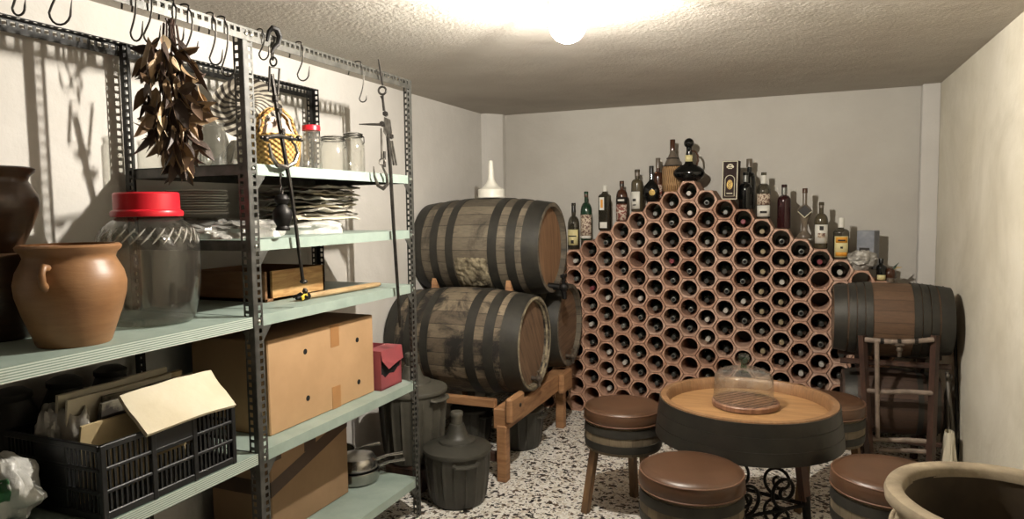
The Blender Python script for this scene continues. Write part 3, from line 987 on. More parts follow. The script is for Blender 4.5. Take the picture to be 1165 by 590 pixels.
    b.grid(bag2, 60, 30, cu=True)
    t = thing('plastic_bag', 'white plastic bag with green print at the lower left edge', 'bag', (-1.23, -3.505, .643))
    b.build('bag_body', M['plastic_bag'], t, smooth=40)
    b = MB()

    def prt(u, v):
        a = -1.25 + u * .75; ph = PI * (.44 + v * .22)
        r = 1.03 + .28 * noise.noise((math.cos(a) * 2.2 * math.sin(ph), math.sin(a) * 2.2 * math.sin(ph), math.cos(ph) * 2.2)) + .06 * noise.noise((math.cos(a) * 7, math.sin(a) * 7, v * 9))
        return (.12 * r * math.sin(ph) * math.cos(a), .072 * r * math.sin(ph) * math.sin(a), .092 - .088 * r * math.cos(ph))
    b.grid(prt, 16, 10)
    b.build('printed_patch', M['bag_print'], t, smooth=40, solid=.001)
    # dark jars behind the crate
    for k, (y, lb) in enumerate(((-3.335, 'dark round jar standing behind the crate, nearest the camera'), (-3.18, 'dark round jar in the middle behind the crate papers'), (-3.025, 'dark round jar behind the far end of the crate'))):
        o = MB().lathe([(0, 0), (.055, 0), (.06, .006), (.072, .06), (.074, .14), (.068, .2), (.05, .24), (.045, .255), (.05, .262), (.05, .275), (.03, .288), (0, .292)], 28).build('dark_jar', M['dusty'], loc=(-1.435, y, .6415), smooth=50)
        tag(o, lb, 'jar', 'dark jars behind the crate')


# ------------------------------------------------------------------ on the middle bay
def carton(loc, size, mtl, tape, name, label, rz=0.0, holes=(), tapes=(), flaps=False):
    t = thing(name, label, 'box', loc, rz)
    X, Y, Z = size
    MB().box((0, 0, Z / 2), size, .003).build('carton', mtl, t, smooth=0)
    return t


def middle_bay():
    # wooden crate and tool on the third shelf
    z = 1.0925
    t = thing('wooden_box', 'open wooden box with a grained pine front behind the middle post', 'box', (-1.345, -2.41, z))
    wx, wy, h = .35, .35, .115
    MB().box((wx / 2 - .006, .02, .0575), (.012, wy - .04, .115), .001).build('front_board', M['wood_light'], t, smooth=0)
    b = MB().box((0, 0, .006), (wx, wy, .01)).box((-wx / 2 + .006, 0, .0575), (.012, wy, h))
    b.box((0, -wy / 2 + .006, .0575), (wx, .012, h), .001).box((0, wy / 2 - .006, .0575), (wx, .012, h), .001)
    b.build('box_frame', M['wood_box'], t, smooth=0)
    a, c = onz(347, 337, z + .014), onz(432, 323, z + .013)
    t = thing('hand_tool', 'wooden-handled tool with a black iron head and yellow band on the third shelf', 'tool', a)
    d = c - a
    MB().tube([d * .02, d * .3, d * .6, d * .9, d], [.010, .012, .0125, .012, .008], 12).build('handle', M['stick'], t)
    b = MB().tube([d * -.10 + Vector((0, 0, -.002)), d * -.02, d * .04], [.006, .014, .013], 12)
    b.tube([d * -.07 + Vector((-.02, -.01, .0)), d * -.05 + Vector((0, 0, .012)), d * -.03 + Vector((.03, .0, -.004))], [.004, .008, .005], 8)
    b.build('head', M['black_iron'], t)
    MB().box(d * -.045 + Vector((.016, 0, .004)), (.005, .034, .02), .001, rot=(.5, .2, .1)).build('yellow_band', M['yellow'], t)

    # big carton on the fourth shelf
    z = .6405
    t = thing('cardboard_box', 'large brown cardboard box with four round holes on the fourth shelf', 'box', (-1.22, -2.405, z))
    X, Y, H = .36, .645, .34
    MB().box((0, 0, H / 2), (X, Y, H), .004).build('carton', M['cardboard'], t, smooth=0)
    for yy, zz in ((-.125, .265), (.205, .25), (-.118, .085), (.208, .07)):
        MB().cyl((X / 2 - .002, yy, zz), (X / 2 + .0012, yy, zz), .0105, seg=20).build('hand_hole', M['hole'], t, smooth=0)
    for q in (H - .045, .045):
        MB().box((X / 2 + .0006, .055, q), (.0012, .055, .09)).build('carton_strip', M['tape'], t, smooth=0)
    # torn red box
    t = thing('red_box', 'torn faded red cardboard box beside the far front post', 'box', (-1.09, -1.985, z), .02)
    X, Y, H = .15, .175, .175
    b = MB().box((0, 0, .004), (X, Y, .008)).box((-X / 2 + .002, 0, H / 2), (.004, Y, H)).box((0, Y / 2 - .002, H / 2), (X, .004, H)).box((0, -Y / 2 + .002, H / 2), (X, .004, H))
    b.add([(X / 2, -Y / 2, 0), (X / 2, Y / 2, 0), (X / 2, Y / 2, .085), (X / 2, Y * .3, .078), (X / 2, Y * .12, .06), (X / 2, -Y * .1, .066), (X / 2, -Y * .3, .052), (X / 2, -Y * .42, .07), (X / 2, -Y / 2, .074)], [tuple(range(9))]).box((X / 2 - .04, 0, H - .001), (.08, Y, .003))
    b.build('carton', M['red_card'], t, smooth=0)
    MB().add([(X / 2 + .002, -Y / 2, H), (X / 2 + .002, Y / 2, H), (X / 2 + .010, Y / 2, H - .06), (X / 2 + .012, Y * .25, H - .066), (X / 2 + .014, Y * .05, H - .072), (X / 2 + .014, -Y * .25, H - .085), (X / 2 + .008, -Y / 2, H - .04)],
             [(0, 1, 2, 3, 4, 5, 6)]).build('torn_flap', M['red_card'], t, smooth=0, solid=.003)
    MB().box((0, 0, .06), (X - .012, Y - .012, .1)).build('inner_shade', M['hole'], t, smooth=0)  # shade inside the torn box painted as a black block
    # lower carton
    z = .1825
    t = thing('cardboard_box', 'dull cardboard box with dark brown tape on the bottom shelf', 'box', (-1.315, -2.36, z))
    X, Y, H = .30, .48, .40
    MB().box((0, 0, H / 2), (X, Y, H), .004).build('carton', M['cardboard_dull'], t, smooth=0)
    b = MB(); tp = lambda q: q.build('carton_strip', M['strip_dark'], t, smooth=0)
    b.add([(X / 2 + .001, -Y / 2, .165), (X / 2 + .001, Y / 2, .30), (X / 2 + .001, Y / 2, .355), (X / 2 + .001, -Y / 2, .225)], [(0, 1, 2, 3)])  # slanted dark band across the front face
    tp(b); tp(MB().box((X / 2 + .0006, -.01, H - .06), (.0012, .07, .12))); tp(MB().box((X / 2 + .0006, -Y / 2 + .03, H - .05), (.0012, .06, .1)))
    tp(MB().box((0, -Y / 2 - .0006, .195), (X, .0012, .06)))
    # saucepans
    zc = z
    for k, (x, y, r, h, lb) in enumerate([(-1.215, -1.99, .105, .055, 'bottom stainless steel pan of the stack on the lowest shelf'),
                                          (-1.225, -1.98, .100, .06, 'stainless steel pan with its base up, on top of the pan stack'),
                                          (-1.385, -1.93, .10, .10, 'deep stainless steel pan behind the pan stack')]):
        t = thing('saucepan', lb, 'pan', (x, y, zc if k < 2 else z), 0, 'pans on the lowest shelf')
        pr = [(0, 0), (r * .86, 0), (r * .97, .008), (r, .02), (r, h), (r * 1.03, h + .002), (r * 1.02, h + .004), (r * .97, h + .002), (r * .96, .02), (r * .84, .006), (0, .006)]
        if k == 1:
            pr = [(r * 1.04, 0), (r * 1.05, .004), (r, .008), (r * .99, h * .5), (r * .85, h * .85), (r * .5, h), (0, h * 1.02)]
        MB().lathe(pr, 40).build('pan_body', M['pan'], t, smooth=40)
        hz = h * .8 if k != 1 else .012
        dd = Vector((.75, .66, .10)).normalized()
        b = MB().tube([dd * r * .98 + Vector((0, 0, hz)), dd * (r + .05) + Vector((0, 0, hz + .008)), dd * (r + .12) + Vector((0, 0, hz + .004))], [.008, .006, .009], 10, flat=1.6)
        b.build('handle', M['pan'], t)
        if k == 0: zc = z + h + .005


def second_shelf():
    z = 1.3405
    # serving platter with plates
    t = MB()

    def crum(u, v):
        a = 2 * PI * u; ph = PI * (v * .5)
        r = 1 + .18 * noise.noise((math.cos(a) * 3, math.sin(a) * 3, v * 4)) + .06 * noise.noise((math.cos(a) * 9, math.sin(a) * 9, v * 11))
        return (.19 * r * math.cos(a) * math.cos(ph) ** .35, .21 * r * math.sin(a) * math.cos(ph) ** .35, .062 * (math.sin(ph) ** .6) * (1 + .25 * noise.noise((math.cos(a) * 5, math.sin(a) * 5, v * 4))))
    t.grid(crum, 72, 22, cu=True)
    o = t.build('plastic_package', M['foil'], loc=(-1.29, -2.645, z), smooth=30)
    tag(o, 'flat shiny plastic wrapped package under the plate stack', 'package')
    # plates
    pp = [(0, .002), (.05, 0), (.055, .004), (.075, .008), (.101, .018), (.102, .021), (.076, .012), (.053, .008), (0, .006)]
    pm = MB().lathe(pp, 40)
    zz = z + .07
    o = pm.build('plate', M['china'], loc=(-1.32, -2.74, zz), smooth=40)
    words = ['lowest', 'second lowest', 'third lowest', 'fourth from the bottom', 'fifth from the bottom', 'sixth from the bottom', 'fourth from the top', 'third from the top', 'second from the top', 'topmost']
    for k in range(10):
        c = o if k == 0 else o.copy()
        if k: COL.objects.link(c)
        c.location = (-1.32 + .004 * math.sin(k * 2.1), -2.74 + .004 * math.cos(k * 3.3), zz + .0088 * k)
        tag(c, 'white china plate in the shelf stack, ' + words[k], 'plate', 'stacked white plates on the second shelf')
    # folded printed sheets
    rnd = random.Random(3)
    zt = z + .055
    t = MB()

    def bag(u, v):
        a = 2 * PI * u; ph = PI * (v * .5)
        r = 1 + .2 * noise.noise((math.cos(a) * 2, math.sin(a) * 2 + 5, v * 3)) + .07 * noise.noise((math.cos(a) * 8, math.sin(a) * 8, v * 9))
        return (.15 * r * math.cos(a) * math.cos(ph) ** .4, .15 * r * math.sin(a) * math.cos(ph) ** .4, .056 * math.sin(ph) ** .5)
    t.grid(bag, 60, 20, cu=True)
    o = t.build('plastic_bag', M['plastic_bag'], loc=(-1.24, -2.26, z), smooth=35)
    tag(o, 'flattened white plastic bag under the pile of folded papers', 'bag')
    words = ['lowest', 'second lowest', 'third lowest', 'fourth from the bottom', 'fifth from the bottom', 'fourth from the top', 'third from the top', 'second from the top', 'topmost']
    for k in range(9):
        wx, wy = rnd.uniform(.24, .31), rnd.uniform(.30, .36)
        b = MB(); sd = rnd.random() * 20; th = .012

        def top(u, v, s=0):
            x = (u - .5) * wx; y = (v - .5) * wy
            e = max(abs(u - .5), abs(v - .5)) * 2
            zz = (.012 * noise.noise((u * 3 + sd, v * 3, sd)) + .010 * noise.noise((u * 7 + sd, v * 7, sd))) * e + s * th * (1 - .5 * e ** 4)
            return (x + .010 * noise.noise((v * 4, sd, 1)), y + .010 * noise.noise((u * 4, sd, 3)), zz)
        n = 14
        b.grid(lambda u, v: top(u, v, 0), n, n); b.grid(lambda u, v: top(u, v, 1), n, n)
        off = n * n
        bd = [i for i in range(n)] + [j * n + n - 1 for j in range(1, n)] + [(n - 1) * n + i for i in range(n - 2, -1, -1)] + [j * n for j in range(n - 2, 0, -1)]
        b.f += [(bd[i], bd[(i + 1) % len(bd)], bd[(i + 1) % len(bd)] + off, bd[i] + off) for i in range(len(bd))]
        o = b.build('folded_newspaper', M['paper_grey'] if k % 3 else M['paper'], loc=(-1.25 + rnd.uniform(-.02, .02), -2.23 + rnd.uniform(-.03, .03), zt + .006 + k * .0155), smooth=40, rot=(0, 0, rnd.uniform(-.22, .22)))
        tag(o, 'creased folded newspaper in the pile on the second shelf, ' + words[k], 'newspaper', 'folded newspapers on the second shelf')


def top_shelf():
    z = 1.5865
    # glass jars behind the leaves
    for k, (x, y, r, h, lb) in enumerate([(-1.30, -2.80, .045, .165, 'tall clear glass jar behind the dried leaves, left one'), (-1.29, -2.685, .043, .165, 'tall clear glass jar behind the dried leaves, beside the striped straw hat')]):
        t = thing('glass_jar', lb, 'jar', (x, y, z), 0, 'glass jars on the top shelf')
        b = MB(); jar_lathe(b, [(0, .003), (r * .9, 0), (r, .008), (r, h * .86), (r * .86, h * .93), (r * .84, h)], .0025, 36)
        b.build('jar_body', M['glass'], t, smooth=40)
        b = MB(); ring2 = [(r * .9 * math.cos(a), r * .9 * math.sin(a), h) for a in [2 * PI * i / 30 for i in range(30)]]
        b.tube(ring2, .0035, 8, closed=True).build('rim', M['glass'], t)
    # striped straw hat leaning
    b = MB()
    pr = [(.002, .042), (.03, .041), (.055, .035), (.07, .022), (.078, .01), (.1, .004), (.128, 0), (.129, .003), (.1, .008), (.08, .014), (.072, .026), (.056, .039), (.03, .045), (.002, .046)]
    b.lathe(pr, 64)
    o = b.build('straw_hat', M['striped'], loc=(-1.30, -2.50, 1.83), smooth=50, rot=(math.radians(72), 0, math.radians(42)))
    tag(o, 'round black and white woven straw hat leaning above the clear plastic', 'hat')
    # crinkled clear plastic under it
    b = MB()

    def cone(u, v):
        a = 2 * PI * u
        r = (.03 + .085 * (1 - v)) * (1 + .16 * noise.noise((math.cos(a) * 4, math.sin(a) * 4, v * 2)) + .08 * math.sin(a * 11))
        return (r * math.cos(a), r * math.sin(a), .115 * v)
    b.grid(cone, 90, 10, cu=True)
    o = b.build('plastic_wrap', M['clear_plastic'], loc=(-1.30, -2.545, z), smooth=30, solid=.001)
    tag(o, 'clear crinkled plastic wrap standing below the striped straw hat', 'plastic wrap')
    # green packet
    b = MB()

    def lump(u, v):
        a = 2 * PI * u; ph = PI * (v * .94 + .03)
        r = 1 + .32 * noise.noise((math.cos(a) * 2.4 * math.sin(ph), math.sin(a) * 2.4 * math.sin(ph) + 3, math.cos(ph) * 2.4))
        return (.05 * r * math.sin(ph) * math.cos(a), .05 * r * math.sin(ph) * math.sin(a), .13 - .13 * r * math.cos(ph))
    b.grid(lump, 40, 24, cu=True)
    o = b.build('plastic_packet', M['cloth_green'], loc=(-1.32, -2.42, z + .03), smooth=35); tag(o, 'dark green and white plastic packet behind the wicker basket', 'packet')
    # wicker basket
    t = thing('wicker_basket', 'small yellow wicker basket with arched handle on the top shelf', 'basket', (-1.15, -2.515, z))
    MB().lathe([(0, 0), (.075, 0), (.083, .006), (.092, .06), (.097, .12), (.101, .125), (.099, .131), (.093, .129), (.087, .06), (.078, .012), (0, .01)], 48, sx=.85, sy=1.0).build('basket_body', M['wicker'], t, smooth=60)
    b = MB()
    for s in (-1, 1):
        b.tube([(s * .012 + .004 * math.sin(i * 1.9), .096 * math.cos(PI * i / 16), .12 + .11 * math.sin(PI * i / 16)) for i in range(17)], .0055, 8)
    b.build('handle', M['wicker'], t)
    b = MB()

    def cl(u, v):
        a = 2 * PI * u; ph = PI * .5 * v
        r = 1 + .25 * noise.noise((math.cos(a) * 3, math.sin(a) * 3, v * 3))
        return (.06 * r * math.cos(a) * math.cos(ph), .068 * r * math.sin(a) * math.cos(ph), .11 * math.sin(ph) * r)
    b.grid(cl, 40, 14, cu=True)
    o = b.build('cloth', M['cloth_white'], loc=(-1.15, -2.515, z + .075), smooth=40); tag(o, 'pale pink and white cloth bundled inside the wicker basket', 'cloth')
    # three preserving jars
    for k, (x, y, r, h, lb) in enumerate([(-1.10, -2.376, .039, .163, 'clear glass jar with a red lid right of the wicker basket'),
                                          (-1.115, -2.222, .058, .142, 'squat clamp-top glass jar in the middle of the three'),
                                          (-1.11, -2.087, .048, .168, 'taller clamp-top glass jar at the far end of the top shelf')]):
        t = thing('preserving_jar', lb, 'jar', (x, y, z), 0, 'preserving jars on the top shelf')
        b = MB(); jar_lathe(b, [(0, .003), (r * .88, 0), (r, .008), (r, h * .72), (r * .9, h * .84), (r * .74, h * .9), (r * .74, h)], .0025, 36)
        b.build('jar_body', M['glass'], t, smooth=40)
        if k == 0:
            MB().lathe([(0, h + .016), (r * .86, h + .016), (r * .9, h + .012), (r * .9, h - .004), (r * .8, h - .004), (0, h + .01)], 32).build('lid', M['red_plastic'], t)
        else:
            MB().lathe([(0, h + .012), (r * .6, h + .012), (r * .82, h + .006), (r * .84, h), (0, h)], 32).build('lid', M['glass'], t)
            b = MB()
            for q in (h - .006, h + .004):
                b.tube([(r * .84 * math.cos(2 * PI * i / 28), r * .84 * math.sin(2 * PI * i / 28), q) for i in range(28)], .0025, 6, closed=True)
            b.tube([(r * .84, 0, h), (r * 1.08, .004, h - .01), (r * 1.1, .004, h - .035), (r * .95, 0, h - .04)], .0022, 6)
            b.tube([(-r * .84, 0, h), (-r * 1.05, .004, h - .006), (-r * .95, 0, h - .025)], .0022, 6)
            b.build('wire_clamp', M['wire'], t)

# ------------------------------------------------------------------ barrels
RX = Matrix.Rotation(PI / 2, 4, 'Y')   # lathe axis Z -> X


def barrel(name, label, loc, L, Rm, Re, hoops, wood, hoopm, headm, group=None, head_plank=True, spin=0.0, hoop_t=.003, roll=.0):
    t = thing(name, label, 'barrel', loc, 0, group)
    rr = lambda x: Rm - (Rm - Re) * (2 * abs(x) / L) ** 1.9
    n = 24
    pr = [(rr(-L / 2 + L * i / n), -L / 2 + L * i / n) for i in range(n + 1)]
    prof = [(Re - .028, -L / 2 + .035), (Re - .022, -L / 2)] + pr + [(Re - .022, L / 2), (Re - .028, L / 2 - .035)]
    rot = (roll, 0, 0)
    MB().lathe(prof, 72, RX).build('staves', wood, t, smooth=50, rot=rot)
    for s in (-1, 1):
        b = MB().lathe([(0, -.009), (Re - .024, -.009), (Re - .024, .009), (0, .009)], 48, Matrix.Translation((s * (L / 2 - .042), 0, 0)) @ RX)
        b.build('head', headm, t, smooth=40, rot=rot)
    for x, w in hoops:
        a, c = x - w / 2, x + w / 2
        q = hoop_t
        b = MB().lathe([(rr(a) - .001, a), (rr(a) + q, a), (rr(c) + q, c), (rr(c) - .001, c)], 72, RX)
        if abs(x) < L * .47:   # rivet head
            for k in range(2):
                ang = 1.25 + k * .05
                b.sphere((x + (k - .5) * .012, (rr(x) + q) * math.cos(ang), (rr(x) + q) * math.sin(ang)), .005, 8, 6)
        b.build('hoop', hoopm, t, smooth=40)
    return t, rr


def tap(t, x, y, z, m, s=1.0, big=False):
    b = MB()
    b.cyl((x - .03, y, z), (x + .05 * s, y, z - .004), .014 * s, .011 * s, 14)
    b.sphere((x + .055 * s, y, z - .004), .018 * s, 14, 10)
    b.cyl((x + .055 * s, y, z - .004), (x + .058 * s, y, z - .045 * s), .011 * s, .008 * s, 12)
    b.cyl((x + .055 * s, y, z), (x + .055 * s, y, z + .035 * s), .007 * s, .007 * s, 10)
    b.box((x + .055 * s, y, z + .038 * s), (.012 * s, .045 * s, .012 * s), .003)
    return b.build('tap', m, t, smooth=40)


def big_barrels():
    XH, L = -1.115, .83
    HP = [(-.378, .075), (-.250, .052), (-.140, .05), (.140, .056), (.250, .056), (.365, .098)]
    low, _ = barrel('wine_barrel', 'stained old barrel at the front of the bottom row on the timber cradle', (XH, -.985, .672), L, .305, .266, HP, M['barrel_worn'], M['hoop'], M['head_old'], 'large wine barrels stacked in the corner', roll=.6)
    tap(low, L / 2 - .045, .02, -.205, M['tap'], 1.05)
    MB().lathe([(.246, L / 2 - .028), (.262, L / 2 + .001), (.250, L / 2 + .003), (.236, L / 2 - .02)], 60, RX).build('chime_crust', M['mould'], low)
    back, _ = barrel('wine_barrel', 'dark barrel at the back of the bottom row, next to the bottle rack', (XH, -.330, .672), L, .303, .264, HP, M['barrel_old'], M['hoop'], M['head_old'], 'large wine barrels stacked in the corner', roll=1.7)
    tap(back, L / 2 - .045, .0, -.205, M['tap'], 1.05)
    up, rr = barrel('wine_barrel', 'topmost large barrel of the stack, white funnel standing on it', (XH, -.658, 1.196), L, .306, .270, HP, M['barrel_old'], M['hoop'], M['head'], 'large wine barrels stacked in the corner', roll=.2)
    tap(up, L / 2 - .03, .0, -.235, M['black_iron'], 1.7)
    b = MB()

    def crust(u, v):
        x = -.115 + .225 * u; a = math.radians(180 + 8 + 42 * v)
        # front lower side of the belly
        e = min(1, min(u, 1 - u) * 9) * min(1, min(v * 1.6, (1 - v)) * 7)
        r = rr(x) - .002 + e * (.006 + .012 * abs(noise.noise((x * 22, a * 7, 1.3))) + .006 * noise.noise((x * 60, a * 18, 4)))
        return (x, r * math.cos(a), r * math.sin(a))
    b.grid(crust, 46, 34)
    b.build('crusted_patch', M['mould'], up, smooth=60)
    # funnel
    z = 1.196 + .306 + .004
    t = thing('funnel', 'ivory plastic funnel standing upside down on the top barrel', 'funnel', (-1.105, -.66, z - .002))
    MB().lathe([(.071, 0), (.073, .001), (.073, .045), (.070, .049), (.064, .050), (.045, .062), (.028, .083), (.018, .105), (.0165, .12), (.0125, .2), (.010, .212), (.008, .212), (.010, .19), (.014, .115), (.026, .08), (.06, .047), (.069, .044), (.069, 0)], 40).build('funnel_body', M['funnel'], t, smooth=40)
    for ch in t.children: ch.scale = (1.14, 1.14, 1.08)
    MB().lathe([(.0865, .0), (.0865, .006), (.08, .006), (.08, 0)], 40).build('rim_lip', M['funnel'], t)
    # chocks between
    for y, x, lb in ((-.875, -.865, 'orange wooden wedge under the front right side of the top barrel'), (-.875, -1.35, 'orange wooden wedge under the front left side of the top barrel')):
        o = MB().add([(-.022, -.04, -.035), (.022, -.04, -.035), (.022, .02, -.07), (-.022, .02, -.07), (-.022, -.02, .036), (.004, -.02, .036)],
                     [(0, 1, 2, 3), (0, 4, 5, 1), (3, 2, 5, 4), (0, 3, 4), (1, 5, 2)]).build('wedge', M['timber'], loc=(x, y - .06, .985), smooth=0)
        tag(o, lb, 'wedge', 'wedges under the top barrel')


def cradle():
    t = thing('barrel_cradle', 'orange timber trestle carrying the two lower barrels', 'barrel stand', (-.76, -.9, 0))
    o = Vector((-.76, -.9, 0))
    for x in (-.76, -1.44):
        b = MB().box((x - o.x, .03, .333), (.085, .97, .11), .006)
        b.build('rail', M['timber'], t, smooth=0)
        for yb in (-.385, .46):
            MB().box((x - o.x + .055, yb, .385 if yb < 0 else .325), (.04, .19, .135), .012).build('end_block', M['timber'], t, smooth=0)
        for y in (-.44, .51):
            MB().box((x - o.x + .008, y, .15), (.055, .055, .3), .004).build('leg', M['timber'], t, smooth=0)
    for y in (-.42,):
        MB().box((-.34, y, .405), (.60, .04, .045), .004).build('cross_bar', M['timber'], t, smooth=0)
        MB().box((-.34, y + .02, .11), (.62, .035, .05), .004).build('stretcher', M['timber_dark'], t, smooth=0)
    MB().sphere((.076, -.36, .392), (.006, .011, .011), 14, 8).build('bolt', M['dark_iron'], t)


def demijohn(loc, r, h, m, label, ribs=20, hy=.30, rz=0.0, tall=True):
    """wicker-shaped plastic demijohn basket: ribbed tub, domed lid, neck"""
    t = thing('demijohn', label, 'demijohn', loc, rz, 'demijohns on the floor by the barrels')
    s = r / .157
    H = h

    def wob(a, z):
        k = 1.0 if .03 < z < H * .9 else 0.0
        f = max(0.0, math.cos(ribs * a)) ** 4
        return 1 + k * .05 * f
    pr = [(0, 0), (r * .72, 0), (r * .77, .008)] + [(r * (.775 + .185 * (i / 10) ** .6), .012 + (H - .03) * i / 10) for i in range(11)] + [(r * .96, H - .01)]
    MB().lathe(pr, 160, wob=wob).build('tub', m, t, smooth=40)
    lid = [(r * .97, H - .014), (r * 1.01, H - .012), (r * 1.02, H), (r * 1.0, H + .008), (r * .93, H + .012), (r * .8, H + .021), (r * .62, H + .031), (r * .56, H + .034), (r * .54, H + .043), (r * .40, H + .052), (r * .34, H + .060), (r * .27, H + .09), (r * .21, H + .122)]
    if not tall:
        lid = [(r * .97, H - .014), (r * 1.01, H - .012), (r * 1.02, H), (r * .93, H + .010), (r * .5, H + .030), (r * .3, H + .045), (r * .2, H + .06)]
    zt = lid[-1][1]
    lid += [(r * .185, zt + .002), (r * .16, zt), (0, zt - .01)]
    MB().lathe(lid, 64).build('lid', m, t, smooth=40)
    MB().lathe([(0, zt - .005), (r * .165, zt), (r * .165, zt + .035 * s), (r * .19, zt + .036 * s), (r * .19, zt + .052 * s), (r * .17, zt + .056 * s), (0, zt + .056 * s)], 24).build('neck_cap', M['demijohn_brown'], t, smooth=40)
    for k in (0, 1):
        a = -.35 + k * PI
        d = Vector((math.cos(a), math.sin(a), 0)); sd = Vector((-d.y, d.x, 0))
        MB().tube([d * r * .96 + sd * r * .36 + Vector((0, 0, H - .03)), d * r * 1.05 + sd * r * .3 + Vector((0, 0, H - .035)), d * r * 1.09 + Vector((0, 0, H - .038)), d * r * 1.05 - sd * r * .3 + Vector((0, 0, H - .035)), d * r * .96 - sd * r * .36 + Vector((0, 0, H - .03))], .008, 8, flat=1.5).build('handle', m, t)
    return t


def demijohns():
    demijohn((-.866, -1.645, 0), .166, .265, M['demijohn'], 'dark green ribbed demijohn on the floor beside the shelf post', 18, rz=-.5)
    o = MB().box((0, 0, .06), (.22, .22, .12), .008).box((0, 0, .128), (.25, .25, .016), .004).build('low_stand', M['timber_dark'], loc=(-1.18, -1.535, 0), smooth=0)
    tag(o, 'low dark wooden stand under the raised olive brown demijohn', 'stand')
    demijohn((-1.18, -1.535, .137), .179, .37, M['demijohn_brown'], 'olive brown demijohn standing higher, behind the front one', 20, rz=.2)
    demijohn((-.875, -.80, 0), .147, .235, M['demijohn'], 'dark demijohn tucked under the front barrel, behind the cradle leg', 16, tall=False, rz=.3)
    demijohn((-1.18, -.84, 0), .13, .22, M['demijohn'], 'shadowed demijohn deep under the barrels, left of the other one', 16, tall=False)


# ------------------------------------------------------------------ bottle rack
RP, RV = .11258, .1276
RO, RA = .01226, -.01025
RT = .0725                                   # hexagon circumradius
APEX = 1.534


def cell(c, k, y=0.0):
    x = (c - 7) * RP; z = -(.5 * abs(c - 7) + k) * RV
    xr = x * math.cos(RO) - z * math.sin(RO); zr = x * math.sin(RO) + z * math.cos(RO)
    return Vector((xr * math.cos(RA) - y * math.sin(RA), xr * math.sin(RA) + y * math.cos(RA), zr + APEX))


def ncell(c):
    d = abs(c - 7)
    return (23 - d) // 2 + 1 if d % 2 else (22 - d) // 2 + 1


ORD = ['top', 'second', 'third', 'fourth', 'fifth', 'sixth', 'seventh', 'eighth', 'ninth', 'tenth', 'eleventh', 'twelfth']
COLN = ['', 'first', 'second', 'third', 'fourth', 'fifth', 'sixth', 'seventh', 'eighth', 'ninth', 'tenth']


def tile_mesh():
    b = MB(); D = .265; n = 48; hr = .0535
    hexr = lambda a: RT * math.cos(PI / 6) / math.cos((a % (PI / 3)) - PI / 6)
    rings = []
    for (fn, y) in ((lambda a: hexr(a), D), (lambda a: hexr(a), .003), (lambda a: hexr(a) - .0028, 0.0), (lambda a: hr + .0022, 0.0), (lambda a: hr, .0022), (lambda a: hr, D)):
        rings.append([(fn(2 * PI * i / n) * math.cos(2 * PI * i / n), y, fn(2 * PI * i / n) * math.sin(2 * PI * i / n)) for i in range(n)])
    vs = [p for r in rings for p in r]; fs = []
    for j in range(len(rings)):
        A = j * n; B = ((j + 1) % len(rings)) * n
        for i in range(n):
            k = (i + 1) % n
            fs.append((A + i, A + k, B + k, B + i))
    b.add(vs, fs); return b


CAPS = {0: 'ws....eee', 1: 'ddrswddde', 2: 'osowsdwww', 3: 'dsodosdwd', 4: 'dsedwodsod', 5: 'ssssdsoddd', 6: 'sodrooodod', 7: 'wwddodooee', 8: 'odsdddwwdd',
        9: 'sdsdowdddd', 10: 'rdoowoesd', 11: 'gggggsgss', 12: 'ogwgggsss', 13: 'oosodswd', 14: 'reedowdd', 15: 'wdosdde', 16: 'edddd'}
CAPW = {'w': 'white-capped', 's': 'silver-capped', 'd': 'dark-capped', 'r': 'red-capped', 'g': 'gold-capped', 'o': 'grey ring-capped'}


